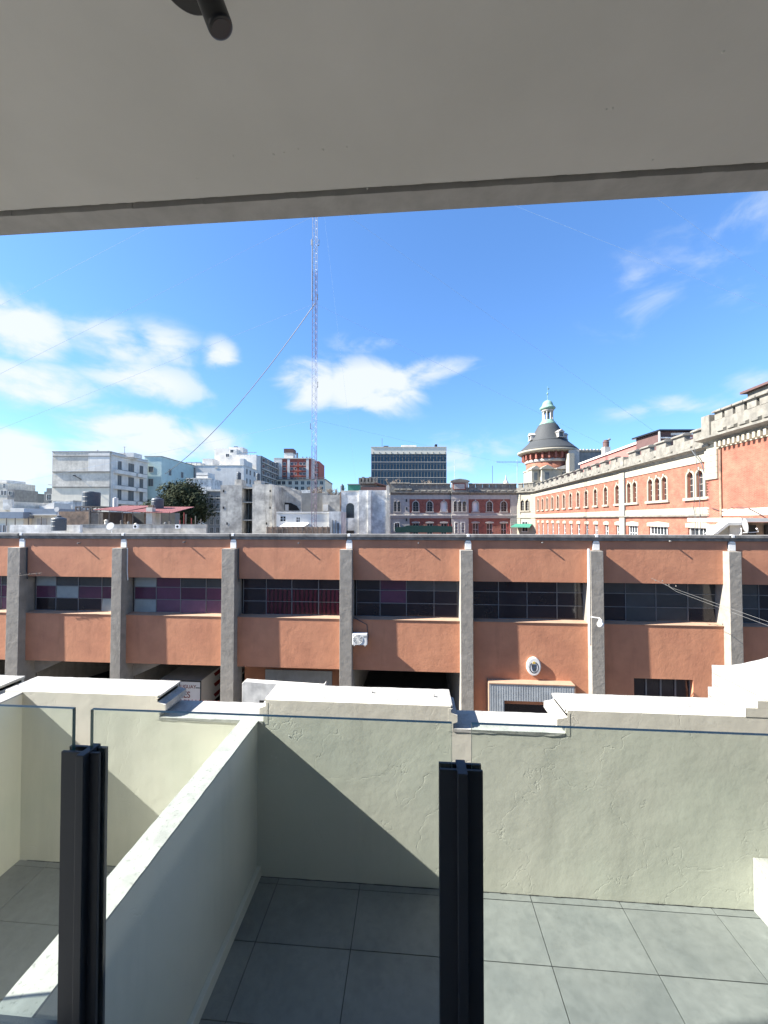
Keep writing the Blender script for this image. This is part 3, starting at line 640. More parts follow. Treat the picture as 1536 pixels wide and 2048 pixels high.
# dark parked cars further inside the first bay
def car(loc, label, col):
    c = thing('parked_car', label, 'car', loc, R(90), 'cars parked inside the open bays'); m_ = mat('car_paint', col, .3, .02)
    MB().prism([(-2.1,.35),(-2.15,.75),(-1.9,1.0),(-1.2,1.08),(-.55,1.5),(.9,1.52),(1.55,1.08),(2.05,.95),(2.15,.55),(2.1,.3)], -.85, .85).build('body', m_, c, bevel=.12)
    MB().prism([(-1.1,1.1),(-.52,1.45),(.86,1.47),(1.4,1.1)], -.86, .86).build('side_glass', M['glassdark'], c)
    for x in (-1.35, 1.35):
        for y in (-.8, .62):
            w = MB(); w.T = Matrix.Translation((x,y,.33)) @ Matrix.Rotation(R(-90),4,'X'); w.lathe([(.2,0),(.33,.02),(.33,.18),(.2,.2)], n=20); w.build('wheel', M['black'], c)
xg = XO(140, YO+4)
car((xg, YO+4.5, .13), 'dark car parked inside the open bay between the two leftmost grey pilasters', (.02,.022,.026))
# pale concrete gateway in front of the recessed bay
g0 = atY(484, 1362, YO-1.2); g1 = atY(650, 1369, YO-1.2)
gw_ = thing('gateway_wall', 'pale concrete boundary wall in front of the recessed grey shutter door', 'wall', (g0.x, YO-1.2, .13))
wd = g1.x-g0.x; hh = g0.z-.13
MB().prism([(0,0),(wd,0),(wd,hh),(wd-.12,hh-.16),(.1,hh-.02),(0,hh-.12)], 0, .35).build('wall', M['whitew'], gw_, bevel=.02)
MB().box(.9, 1.25, -.01, .02, hh-1.12, hh-.92).build('vent_opening', M['dark'], gw_)
# service cables on the right, with insulators at the wall
def cable(name, pts, r, matl, label, cat='cable', sag=0, n=14, group=None):
    pp = []
    for i in range(len(pts)-1):
        a, b = Vector(pts[i]), Vector(pts[i+1])
        for k in range(n): t = k/n; pp.append(a.lerp(b, t) - Vector((0,0,1))*sag*4*t*(1-t))
    pp.append(Vector(pts[-1])); return MB().tube(pp, r, 5).build(name, matl, None, label=label, cat=cat, group=group)
c1 = atY(1300,1156,YO-.15)
for dpx, dpy, nm in ((0,0,'upper of the two pale service cables dropping to the right across the steel windows'),(28,12,'lower of the two pale service cables dropping to the right across the steel windows')):
    cable('service_cable', [atY(1302+dpx,1156+dpy,YO-.12), atY(1345+dpx*.3,1176+dpy*.6,YO-.7), at(1560,1252+dpy*.7,13)], .006, M['cablew'], nm)
for k, (px, py) in enumerate(((1311,1161),(1325,1162),(1338,1170),(1352,1172))):
    p = atY(px, py, YO-.35); MB().lathe([(.01,-.04),(.03,-.02),(.018,0),(.03,.02),(.01,.04)], c=tuple(p), n=10).build('cable_insulator', M['wood'], label=('leftmost small insulator where the upper pale cable meets the wall','second small insulator from the left on the pale cables','third small insulator from the left, on the lower pale cable','rightmost small insulator on the lower pale cable')[k], cat='insulator', group='insulators on the service cables')

# ------------------------------------------------------------------ generic far building helper (axis facing the camera)
class Bld:
    def __init__(s, name, label, cat, px0, Z, rz=0, group=None):
        p = at(px0, HY, Z); s.px0, s.Z = px0, Z; s.o = thing(name, label, cat, (p.x, p.y, 0), YAW + rz, group)
    def X(s, px, d=0): return (px - 768) * (s.Z + d) / F - (s.px0 - 768) * s.Z / F
    def H(s, py, d=0): return CZ + (HY - py) * (s.Z + d) / F
    def Dp(s, px, pxc):   # depth at which a plane through pxc at the front shows at px
        return s.Z * (pxc-768)/(px-768) - s.Z
    def box(s, name, m, pxa, pxb, pya, pyb, d0=0, d1=10, **kw):
        z1 = s.H(pya, d0); z0 = s.H(pyb, d0) if pyb is not None else 0
        return MB().box(s.X(pxa, d0), s.X(pxb, d0), d0, d1, z0, z1).build(name, M[m], s.o, **kw)
wcache = {}
def window(parent, x, y, z, w, h, rz=0, glass='glassdark', frame='white', cols=2, rws=1, d=.12, fw=.07, name='window'):
    k = (round(w,2), round(h,2), glass, frame, cols, rws, d, fw)
    if k not in wcache:
        mb = MB(); mb.box(-w/2-fw, -w/2, -d, .0, -fw, h+fw).box(w/2, w/2+fw, -d, 0, -fw, h+fw).box(-w/2, w/2, -d, 0, h, h+fw).box(-w/2, w/2, -d, 0, -fw, 0)
        for c in range(1, cols): xx = -w/2 + w*c/cols; mb.box(xx-.025, xx+.025, -d*.5, 0, 0, h)
        for r in range(1, rws): zz = h*r/rws; mb.box(-w/2, w/2, -d*.45, 0, zz-.025, zz+.025)
        wcache[k] = (mb.mesh('window', M[frame]), MB().box(-w/2, w/2, -.02, -.005, 0, h).mesh('pane', M[glass]))
    a = place(name, wcache[k][0], parent, (x, y, z), rz); place('pane', wcache[k][1], a); return a

def tank(px, pyt, pyb, rpx, Z, label, m='tank', cone=True):
    p = at(px, pyb, Z); r = rpx*Z/F; h = (pyb-pyt)*Z/F
    t = thing('water_tank', label, 'water tank', tuple(p), 0, None)
    pr = [(r,0),(r*1.0,h*.3),(r*1.03,h*.32),(r,h*.34),(r,h*.62),(r*1.03,h*.64),(r,h*.66),(r,h*.82)] + ([(r*.9,h*.88),(r*.3,h*.97),(r*.3,h)] if cone else [(r,h*.97),(r*.95,h)])
    MB().lathe(pr, n=24).build('tank_body', M[m], t, smooth=False)
    MB().lathe([(r*.3,0),(r*.32,h*.05),(r*.1,h*.07)], c=(0,0,h), n=16).build('lid', M[m], t)
    return t

# ---- left: houses on the horizon
b = Bld('apartment_building', 'distant greyish apartment block at the far left edge of the skyline', 'building', -40, 150)
b.box('wall', 'gp', -40, 14, 965, None, 0, 12); b.box('upper_floor', 'whiter', -40, 12, 960, 965, 1, 9)
for px in (-4, 4, 10): window(b.o, b.X(px), 0, b.H(990), .9, 1.7)
for px in (-4, 8): window(b.o, b.X(px), 0, b.H(976), .9, 1.7)
b = Bld('house', 'small distant mauve grey house right of the leftmost apartment block', 'house', 14, 146)
b.box('wall', 'gp2', 14, 28, 979, None, 0, 10); window(b.o, b.X(20), 0, b.H(990), 1.2, 1.4)
b = Bld('house', 'distant dark green flat roofed house on the left skyline', 'house', 28.5, 150)
b.box('wall', 'dgrey', 28.5, 45, 986, None, 0, 10); b.box('roof_edge', 'gp2', 28, 45.5, 985, 986.4, -.3, 10.3)
b = Bld('row_of_roofs', 'distant cluttered low brownish roofs between the left houses and the big grey block', 'house', 22, 165)
for k, (a, c, t) in enumerate(((22,40,1000),(40,58,998),(58,74,1001),(74,92,999),(90,104,1003))): b.box('roof_block', ('gp2','brownwall','gp','brownwall','dgrey')[k], a, c, t, None, k*2.2, k*2.2+9)
for px in (30,47,66,80): window(b.o, b.X(px), 0 if px < 40 else 0, b.H(1012), 1.1, 1.2)
b = Bld('apartment_building', 'dark green narrow building peeping out left of the big grey block', 'building', 87.5, 135)
b.box('wall', 'dgrey', 87.5, 120, 983, None, 0, 8); b.box('penthouse', 'dgrey', 92, 120, 976, 983, 1, 7); b.box('roof_slab', 'whiter', 94, 120, 968, 970, .5, 7); window(b.o, b.X(98), 0, b.H(1000), 1.6, 2, cols=3)
b = Bld('house', 'weathered pale house with a peeling wall at the far left edge', 'house', -30, 70)
b.box('wall', 'gp', -30, 24, 1003, None, 0, 8); b.box('peeling_wall', 'whitew', 5, 23, 999, 1020, -.4, 0); b.box('low_roof', 'whiter', 20, 48, 1016, None, -1, 6)
b = Bld('blue_roofed_house', 'cream house with a blue grey roof band and two windows at the far left', 'house', -40, 45)
b.box('wall', 'cream', -40, 47, 1037, None, 0, 6); b.box('roof_band', 'bluegrey', -41, 46, 1024, 1037, -.4, 6)
for px in (1.5, 11): window(b.o, b.X(px), 0, b.H(1064), .42, .8, fw=.05)
for px in (28, 45): MB().tube([(b.X(px), -.9, b.H(1051)), (b.X(px), -.9, b.H(1036))], .05).build('roof_pole', M['wood'], b.o)
b = Bld('blue_roofed_house', 'pale grey house under a higher blue grey roof band, left of the brown shed', 'house', 47.5, 46)
b.box('wall', 'gp', 47.5, 112, 1030, None, 0, 6); b.box('roof_band', 'bluegrey', 47.5, 113, 1017.5, 1029, -.5, 6); b.box('gutter', 'whiter', 48, 112, 1029, 1030.5, -.6, 0)
b.box('shutter', 'stone_grey', 74, 93, 1037, 1050, -.06, 0)
for px in (61, 71, 96): MB().tube([(b.X(px), -.9, b.H(1051)), (b.X(px), -.9, b.H(1034))], .05).build('roof_pole', M['redpaint'] if px == 61 else M['wood'], b.o)
b = Bld('white_shed', 'small white gabled roof structure in front of the big grey block', 'shed', 78, 75)
mbq = MB(); mbq.prism([(b.X(78),b.H(1018)),(b.X(108),b.H(1018)),(b.X(108),b.H(1006)),(b.X(100),b.H(1006)),(b.X(90),b.H(1011)),(b.X(78),b.H(1012))], 0, 4); mbq.build('gable', M['whiter'], b.o)
b = Bld('stair_hut', 'small whitewashed stair hut at the foot of the big grey block', 'hut', 104, 80)
b.box('wall', 'whitew', 104, 145, 1002, None, 0, 5); b.box('cap', 'gp', 103.5, 145.5, 1000.7, 1002, -.1, 5.1)
# roof parapets right behind the terracotta building
b = Bld('roof_parapet', 'low whitewashed roof parapet behind the left end of the terracotta building', 'parapet', 20, 34)
b.box('wall', 'whitew', 20, 160, 1050, None, 0, .3)
b = Bld('roof_parapet', 'low weathered grey roof parapet under the red sheet roof', 'parapet', 160.3, 36)
b.box('wall', 'conc', 160.3, 412, 1049.5, None, 0, .3); b.box('coping', 'gp2', 160.3, 412.5, 1048.5, 1049.5, -.04, .34)
for px, py in ((272,1051),(356,1051)):
    p = at(px, py+6, 35.6); a = thing('roof_air_conditioner', 'small white air conditioner on the grey roof parapet, %s' % ('below the red sheet roof' if px < 300 else 'right of the red sheet roof'), 'air conditioner', tuple(p), YAW)
    MB().box(-.2,.2,-.12,.12,-.0,.36).build('casing', M['acw'], a); MB().prism(ell(.12,.12,16,0,.18), -.125,-.12).build('fan', M['black'], a)
for px, py, rr, lab in ((222,1053,.34,'satellite dish standing on the grey roof parapet left of the red roof'),(115,1019,.28,'small grey satellite dish above the blue roof band')):
    p = at(px, py, 34.5 if px > 200 else 44); a = thing('satellite_dish', lab, 'satellite dish', tuple(p), YAW)
    d_ = MB(); d_.T = Matrix.Rotation(R(70 if px > 200 else 80), 4, 'X'); d_.lathe([(rr,.1),(rr*.7,.04),(rr*.3,.01),(.02,0),(.02,.01),(rr*.3,.02),(rr*.7,.05),(rr,.11)], n=24); d_.build('reflector', M['acg'], a)
    MB().tube([(0,.05,0),(0,.1,-.35),(0,.1,-.8)], .03).build('stand', M['acw'], a)
tank(117.5, 1033, 1061.5, 12.3, 33.2, 'near dark blue grey water tank with a conical top on the low roof at left')
tank(182.5, 984.5, 1012, 15.2, 42, 'big black water tank on a steel frame above the brown shed', cone=False)
tank(315, 994.5, 1021, 11, 42, 'dark water tank behind the right end of the red sheet roof')
tank(231, 996, 1016, 4.5, 45, 'slim white water tank in front of the balcony building', m='whiter', cone=False)
b = Bld('tank_platform', 'grey steel lattice platform under the big black water tank', 'platform', 157, 41)
fr = MB(); X_, H_ = b.X, b.H
fr.box(X_(157), X_(208), -.5, 3, H_(1014.5), H_(1012.8)).box(X_(157), X_(208), -.5, -.4, H_(1023), H_(1021.5))
for px in (158, 166, 178, 190, 200, 207): fr.box(X_(px)-.05, X_(px)+.05, -.5, -.4, H_(1022), H_(1014))
for a, c in ((158,178),(178,158),(178,200),(200,178)): fr.tube([(X_(a),-.45,H_(1014)), (X_(c),-.45,H_(1022))], .04)
fr.build('frame', M['wood'], b.o)
b = Bld('roof_shed', 'brown shed with a faded red sheet roof on the low roofs at left', 'shed', 113, 40)
b.box('wall', 'brownwall', 118, 178, 1023, None, 0, 5); b.box('timber_panel', 'wood', 178, 206, 1025, None, -.1, 4)
b.box('post', 'wood', 177, 179, 1016, None, -.2, 0); b.box('back_wall', 'dgrey', 206, 350, 1026, None, 4, 5)
for a, c in ((247,252),(288,300),(301,319),(255,262)): b.box('partition', 'brownwall' if a != 301 else 'gp', a, c, 1027, None, .8, 1.2)
for (a0, a1, t0, t1) in ((203,268,1014.5,1023.5),(262,356,1017,1027)):
    mr_ = MB(); nn = 16 if a0 < 250 else 22
    for k in range(nn):
        xa = b.X(a0)+(b.X(a1)-b.X(a0))*k/nn; xb = xa+(b.X(a1)-b.X(a0))/nn
        zf = b.H(t1-3*(1-k/nn)); zb_ = b.H(t0+ .25*k/nn)+.25
        w2 = (xb-xa)
        mr_.add([(xa,-1.2,zf),(xa+w2*.7,-1.2,zf),(xa+w2*.7,3.5,zb_),(xa,3.5,zb_),(xa,-1.2,zf+.05),(xa+w2*.7,-1.2,zf+.05),(xa+w2*.7,3.5,zb_+.05),(xa,3.5,zb_+.05)],[(0,1,2,3),(4,5,6,7),(0,1,5,4),(2,3,7,6),(1,2,6,5),(0,3,7,4)])
        mr_.add([(xa+w2*.7,-1.2,zf),(xb,-1.2,zf),(xb,3.5,zb_),(xa+w2*.7,3.5,zb_)],[(0,1,2,3)])
    mr_.build('sheet_roof', M['redroof'], b.o)
for px in (213, 232, 258, 278, 334, 349): MB().tube([(b.X(px),-1,b.H(1052)),(b.X(px),-1,b.H(1024))], .045).build('roof_prop', M['wood'], b.o)
# clutter stored under the red roof
crng = random.Random(5)
for k, (px, w, t) in enumerate(((213,8,1034),(222,6,1040),(243,5,1035),(257,5,1038),(272,7,1041),(331,6,1039),(340,5,1036))):
    p = at(px, t, 39); MB().lathe([(w*.016,0),(w*.024,.15),(w*.022,.35),(w*.026,.55),(w*.008,.66)], c=(p.x,p.y,p.z-.9), n=10).build('stored_bundle', M[('gp','gp2','wood','gp2')[k % 4]], label=('leftmost pale bundle under the red sheet roof, beside the timber panel','tall grey bundle second from the left under the red roof','whitish bundle left of the dark partition under the red roof','cream bundle right of the dark partition under the red roof','pale bundle in the middle of the red sheet roof shade','grey bundle at the right end of the red roof shade','rightmost whitish bundle at the tip of the red sheet roof')[k], cat='bundle', group='bundles stored under the red roof')
ch = Bld('chimney', 'short brick chimney rising through the red sheet roof', 'chimney', 292, 39)
ch.box('stack', 'gp', 292, 304, 1015, None, 0, .6)
for px in (293.5, 297.5, 301.5): MB().lathe([(.12,0),(.1,.25)], c=(ch.X(px+.5), .3, ch.H(1015)), n=10).build('chimney_pot', M['brownwall'], ch.o)
for i, (px, pyt) in enumerate(((368,1025),(372,1028),(383,1036),(391,1032),(360,1040),(402,1038))):
    p = at(px, 1051, 37); MB().tube([p, p+Vector((0,0,(1051-pyt)*37/F))], .04).build('roof_pole', M[('redpaint','wood')[i % 2]], label=('tall rusty pole just right of the red sheet roof','tall brown pole beside the rusty pole, before the dark tree','short rusty pole in front of the dark tree','thin brown pole in front of the right half of the dark tree','short rusty pole at the tip of the red sheet roof','rightmost short brown pole on the grey parapet') [('%d' % i).__len__() and (0,1,2,3,4,5)[i]], cat='pole', group='poles on the grey parapet')

# ---- big grey block with a blank wall and balcony front
b = Bld('balcony_apartment_building', 'grey apartment block with a blank side wall and three floors of balconies', 'building', 103, 110)
dEnd = b.Dp(293, 218)
b.box('blank_wall', 'gp', 103, 218, 903.5, None, 0, dEnd); X_, H_ = b.X, b.H
b.box('repaired_patch', 'whiter', 175, 217.6, 905, 942, -.06, 0); b.box('lower_render', 'cream', 103.2, 217.6, 976, 1040, -.05, 0)
for py in (943.5, 974): b.box('floor_ledge', 'gp2', 103, 218, py-.9, py+.9, -.3, 0)
b.box('parapet_ledge', 'gp2', 103, 218, 911, 912.5, -.15, 0)
MB().box(X_(103)-.1, X_(218)+.3, -.1, dEnd, H_(903.5), H_(902.2)).build('roof_coping', M['gp2'], b.o)
xs_ = X_(218)
fw_ = MB(); fw_.box(xs_+.0, xs_+.35, .4, dEnd-.2, H_(1040), H_(903.6)); fw_.build('front_wall', M['whiter'], b.o)
FX = xs_+.35
for fi, (pt, pb) in enumerate(((918.5,937),(948,969),(977.5,999),(1008,1022))):
    zt_, zb_ = H_(pt), H_(pb)
    for di, (dd, w) in enumerate(((3.0,1.5),(8.2,2.5),(13.2,1.6))):
        window(b.o, FX, dd*dEnd/17.4+.6, zb_, w, zt_-zb_, R(90), glass='shut', frame='stone_grey', cols=2 if di != 1 else 3)
        if di == 1 and fi: pass
    if fi < 3:
        for (a, c) in ((1.2, 9.6), (10.6, 15.2)):
            m_ = MB(); sc_ = dEnd/17.4
            m_.box(FX, FX+1.1, a*sc_, c*sc_, zb_-1.2, zb_-.95); m_.box(FX+1.0, FX+1.12, a*sc_, c*sc_, zb_-.95, zb_-.1); m_.box(FX, FX+1.0, a*sc_, a*sc_+.1, zb_-.95, zb_-.1)
            m_.build('balcony', M['whiter'], b.o); MB().box(FX+1.0, FX+1.14, a*sc_, c*sc_, zb_-.1, zb_+.05).build('shadow_gap_rail', M['dgrey'], b.o)  # dark rail added to stand for the shadow gap above each balcony front
MB().box(FX, FX+.5, .2, dEnd-.2, H_(909), H_(906.5)).build('cornice', M['whiter'], b.o)
b.box('stair_head', 'whiter', 236, 266, 905, 914, 6, 10)
MB().tube([(X_(154),-1.2,H_(952)),(X_(162),-.05,H_(959))], .1).build('flue_pipe', M['black'], b.o); MB().lathe([(.1,-.2),(.35,-.1),(.35,.1),(.1,.2)], c=(X_(154),-1.2,H_(952)), n=10).build('flue_cowl', M['black'], b.o)
for px, t in ((183,897),(187,900),(238,890),(205,899)): MB().tube([(X_(px),2,H_(905)),(X_(px),2,H_(t))], .05).tube([(X_(px)-.5,2,H_(t+1)),(X_(px)+.5,2,H_(t+1))], .035).build('aerial', M['cable'], b.o)
b = Bld('apartment_building', 'pale teal apartment building adjoining the balcony block behind the dark tree', 'building', 288, 128)
b.box('wall', 'teal', 288, 322, 913, None, 0, 22); X_, H_ = b.X, b.H
MB().box(X_(288)-.1, X_(322)+.2, -.2, 22, H_(913), H_(912)).build('roof_coping', M['gp2'], b.o)
for (px, pt, pb) in ((301,933,944),(301,958,972),): window(b.o, b.X(px), 0, b.H(pb), 1.5, (pb-pt)*128/F, glass='shut', frame='stone_grey')
for dd in (5, 13):
    for (pt, pb) in ((935,947),(960,973)): window(b.o, X_(322), dd, H_(pb), 1.5, 2.0, R(90), glass='shut', frame='stone_grey')
b.box('annex', 'whiter', 322, 347, 926, None, 23, 34)
for pt in (935, 950): window(b.o, b.X(338, 23), 23, b.H(pt+9, 23), 1.3, 1.6)
b.box('annex_ledge', 'whiter', 321, 348, 933.5, 935.5, 22.6, 23)

# ---- tree
def tree(name, px, pyb, pyt, rx_px, Z, label, n=9000, seed=1, leaf=.30, cz=.55):
    rr = random.Random(seed); base = at(px, HY, Z); base.z = 0; top = CZ + (HY-pyt)*Z/F; bot = CZ + (HY-pyb)*Z/F; rx = rx_px*Z/F
    t = thing(name, label, 'tree', (base.x, base.y, 0), YAW)
    c = (top+bot)/2; rz_ = (top-bot)/2; tm = MB()
    tm.tube([(0,0,-.3),(.1,0,bot*.5),(-.1,.1,bot+rz_*.3)], .55, 10, .35)
    lobes = []
    for k in range(34):
        a = rr.uniform(0, 6.28); u = rr.uniform(-.75,.95); q = math.sqrt(max(0,1-u*u)); rad_ = rr.uniform(.25,.80)
        ctr = Vector((rx*q*math.cos(a)*rad_, rx*.8*q*math.sin(a)*rad_, c + rz_*u*rad_*.9)); lobes.append((ctr, rr.uniform(.26,.40)*rx))
        tm.tube([(0,0,bot*.85), (ctr.x*.4,ctr.y*.4,bot+(ctr.z-bot)*.35), ctr], .2, 5, .05)
    tm.build('trunk', M['bark'], t)
    cm_ = MB(); vs = []; fs = []
    for k in range(n):
        ctr, r = lobes[rr.randrange(len(lobes))]
        v = Vector((rr.gauss(0,1), rr.gauss(0,1), rr.gauss(0,1))).normalized() * r * (rr.random()**.3) * rr.uniform(.85,1.12); v.z *= .75
        p = ctr + v; nrm = (v.normalized() + Vector((rr.uniform(-.7,.7), rr.uniform(-.7,.7), rr.uniform(-.3,.9)))).normalized()
        u = nrm.orthogonal().normalized(); w = nrm.cross(u); s_ = leaf*rr.uniform(.5,1.3); i = len(vs)
        vs += [p-u*s_, p+w*s_*.5, p+u*s_, p-w*s_*.5]; fs.append((i,i+1,i+2,i+3))
    cm_.add(vs, fs); cm_.build('crown', M['leaf'], t)
tree('broadleaf_tree', 359, 1076, 948, 80, 85, 'dark dense broadleaf tree between the balcony block and the white buildings', 26000, 4)
def baretree(px, pyb, pyt, rpx, Z, label, seed):
    rr = random.Random(seed); base = at(px, HY, Z); top = CZ+(HY-pyt)*Z/F; bot = CZ+(HY-pyb)*Z/F; rx = rpx*Z/F
    t = thing('bare_tree', label, 'tree', (base.x, base.y, 0), YAW); tm = MB(); tm.tube([(0,0,-.3),(0,0,bot)], .35, 8, .25); tm.build('trunk', M['bark'], t); cr = MB()
    for k in range(16):
        a = rr.uniform(0,6.28); e_ = Vector((math.cos(a)*rx*rr.uniform(.3,.95), math.sin(a)*rx*.5, top-(top-bot)*rr.uniform(0,.6))); mid_ = Vector((e_.x*.5,e_.y*.5,bot+(e_.z-bot)*.45)); cr.tube([(0,0,bot*.92), mid_, e_], .12, 4, .03)
        for q in range(26):
            s_ = mid_.lerp(e_, rr.random()); cr.tube([s_, s_+Vector((rr.uniform(-1,1)*rx*.2, rr.uniform(-1,1)*rx*.2, rr.uniform(.0,1)*rx*.28))], .04, 3, .015)
    cr.build('crown', M['twig'], t)
baretree(628, 1000, 972, 32, 120, 'bare brown tree beyond the grey walls below the red and white block', 1)
baretree(668, 1000, 978, 24, 115, 'bare brown tree left of the whitewashed wall with the arched window', 2)
baretree(790, 990, 958, 24, 110, 'bare tree in front of the left half of the glass office block', 3)
baretree(852, 990, 963, 22, 112, 'bare tree in front of the right half of the glass office block', 4)
baretree(60, 1004, 994, 20, 175, 'thin bare tree on the far left skyline', 5)

# ---- white blocks
b = Bld('apartment_building', 'tall white apartment building with stepped top floors behind the dark tree', 'building', 428, 168)
b.box('upper_block', 'whiter', 428, 472, 897, None, 0, 14); b.box('roof_block', 'whiter', 438, 512, 909, None, -2, 14); b.box('stair_tower', 'whiter', 457, 485, 894, 909, 3, 9)
X_, H_ = b.X, b.H
for px, py in ((463,905),(458,915),(447,935)): window(b.o, b.X(px), 0 if px > 461 or px < 450 else -2, b.H(py), 1.4, 1.3)
b.box('terrace_rail', 'gp2', 485, 512, 904, 905, 0, .2)
for px in (462, 466): MB().lathe([(.5,0),(.5,1)], c=(X_(px),4,H_(894)), n=10).build('roof_vent', M['black'], b.o)
b = Bld('apartment_building', 'charcoal grey apartment building with rows of pale balconies behind the white blocks', 'building', 511.5, 172)
b.box('wall', 'dgrey', 511.5, 522, 911, None, 0, 30); X_, H_ = b.X, b.H
for r in range(8):
    for dd in (3, 10, 17, 24): window(b.o, X_(522), dd, H_(921+r*13)-.2, 3.6, 1.7, R(90), glass='p_grey', frame='whiter', cols=2, fw=.12)
    MB().box(X_(522), X_(522)+.6, 1, 28, H_(924+r*13), H_(922.5+r*13)).build('balcony_slab', M['whiter'], b.o)
b = Bld('apartment_building', 'long blank white apartment building with a windowed end right of the tree', 'building', 357.5, 150)
b.box('wall', 'whiter', 357.5, 487, 931, None, 0, 17); X_, H_ = b.X, b.H
b.box('coping', 'gp', 357, 487.4, 930, 931.2, -.1, 17); b.box('stair_block', 'whiter', 404, 425, 917, 931, 3, 9); b.box('roof_rail', 'gp2', 370, 402, 924, 925, 0, .1); b.box('roof_box', 'whiter', 371, 402, 925.5, 931, 1, 8)
for px in (372, 382, 392, 401): b.box('rail_post', 'gp2', px-.3, px+.3, 924, 931, 0, .1)
b.box('flue', 'gp2', 385, 389, 935, 957, -.4, 0); b.box('vent', 'gp', 429, 435, 934, 937, -.1, 0); b.box('penthouse', 'whiter', 470, 487, 919, 931, 4, 14); b.box('corner_parapet', 'whiter', 479, 487, 917, 931, 0, 3)
for r in range(5):
    for dd in (3.2, 7, 12): window(b.o, X_(487), dd, H_(945+r*19)-.2, 1.1, 1.9, R(90), frame='stone_grey')
b = Bld('house', 'low whitewashed building with a roof terrace between the tree and the white block', 'house', 372, 118)
b.box('wall', 'whitew', 372, 422, 957, None, 0, 8); b.box('terrace_block', 'whiter', 392, 415, 945, 957, 1, 6); b.box('rail', 'gp2', 392, 416, 950, 951.5, -.2, 0); b.box('ledge', 'whiter', 371, 423, 956, 957.2, -.3, 0)
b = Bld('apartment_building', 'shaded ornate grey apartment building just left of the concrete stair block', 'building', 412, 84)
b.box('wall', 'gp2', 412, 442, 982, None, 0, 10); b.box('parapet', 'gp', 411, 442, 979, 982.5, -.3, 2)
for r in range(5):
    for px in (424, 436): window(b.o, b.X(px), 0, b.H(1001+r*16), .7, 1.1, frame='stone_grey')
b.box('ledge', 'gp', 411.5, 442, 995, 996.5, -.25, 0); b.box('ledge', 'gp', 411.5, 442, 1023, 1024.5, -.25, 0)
# ---- concrete stair block
b = Bld('concrete_building', 'raw weathered concrete building with two blank walls and a dark slot between', 'building', 440.5, 60)
X_, H_ = b.X, b.H
b.box('left_wall', 'conc', 440.5, 483.5, 970, None, 0, 6); b.box('right_wall', 'conc', 504.5, 543.5, 968.5, None, 0, 6); b.box('slot_back', 'gp2', 483.5, 504.5, 974, None, 2.5, 6)
for py in (976, 1004.5, 1040.5): b.box('landing', 'conc', 483.5, 504.5, py-1, py+.8, .2, 2.5)
for k in range(2): b.box('slot_post', 'dgrey', 489+k*7, 491+k*7, 976, None, 1.8, 2.5)
for px, py in ((446.5,982),(446.5,1015.5),(454,1047),(540,982),(540,1015.5),(533,1047)): b.box('vent_hole', 'dark', px-1.3, px+1.3, py-2.3, py+2.3, -.03, 0)
for px, r in ((476, 4), (516, 4)): pass
b.box('chimney_block', 'conc', 468.5, 483, 959, 970, 1.5, 3.5); b.box('chimney_block', 'conc', 508, 521, 961, 968.5, 1.5, 3.5)
tank(477.5, 944, 959, 4.4, 62, 'small dark water tank on the left end of the concrete building'); tank(516, 946, 961, 4, 62.3, 'small dark water tank on the right part of the concrete building')
b.box('side_wing', 'conc', 543.8, 548, 970, None, -.6, 6)
b = Bld('concrete_building', 'long weathered grey side wall with a sloping top right of the concrete stair block', 'building', 548.3, 64)
X_, H_ = b.X, b.H
MB().prism([(X_(548.3),0),(X_(602),0),(X_(602),H_(982)),(X_(572),H_(972)),(X_(548.3),H_(970))], 0, .5).build('wall', M['conc'], b.o)
MB().prism([(X_(569),H_(1021)),(X_(600),H_(1021)),(X_(594),H_(1012)),(X_(582),H_(1006)),(X_(569),H_(1005))], -.05, 0).build('opening', M['dark'], b.o)
b.box('door', 'whiter', 570, 577, 1009, 1022, -.12, -.05)
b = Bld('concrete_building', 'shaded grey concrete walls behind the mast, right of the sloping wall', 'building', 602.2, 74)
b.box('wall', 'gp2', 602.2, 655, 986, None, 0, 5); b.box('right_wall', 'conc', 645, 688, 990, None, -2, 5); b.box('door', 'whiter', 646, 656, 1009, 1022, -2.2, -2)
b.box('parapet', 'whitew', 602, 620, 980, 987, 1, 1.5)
# ---- white house
b = Bld('house', 'white rendered house with small windows and pale awnings below the mast', 'house', 553, 52)
X_, H_ = b.X, b.H
mbf = MB(); hs = [(X_(560.5), X_(571), H_(1042.5), H_(1033), False), (X_(592.5), X_(599.5), H_(1044), H_(1035), False)]
facade(mbf, X_(553), X_(658), 0, H_(1026), hs, 0, .2); mbf.build('wall', M['whiter'], b.o)
for h in hs:
    g_ = MB(); g_.box(h[0], h[1], .15, .2, h[2], h[3]); g_.build('pane', M['glassdark'], b.o)
    f_ = MB(); m2 = (h[0]+h[1])/2; f_.box(m2-.03, m2+.03, .1, .15, h[2], h[3]); f_.box(h[0], h[1], .1, .148, (h[2]+h[3])/2-.025, (h[2]+h[3])/2+.025); f_.build('glazing_bar', M['white'], b.o)
b.box('back', 'whiter', 553, 658, 1026.2, None, .21, 6); b.box('parapet', 'whiter', 552.5, 659, 1023.5, 1026, -.15, .3); b.box('right_wing', 'whitew', 658, 682, 1023, None, -1, 6)
for px in (664, 670): b.box('wing_slot', 'gp2', px, px+1.5, 1040, 1066, -1.05, -1)
b.box('dark_slot', 'dark', 675, 677, 1046, None, -1.06, -1)
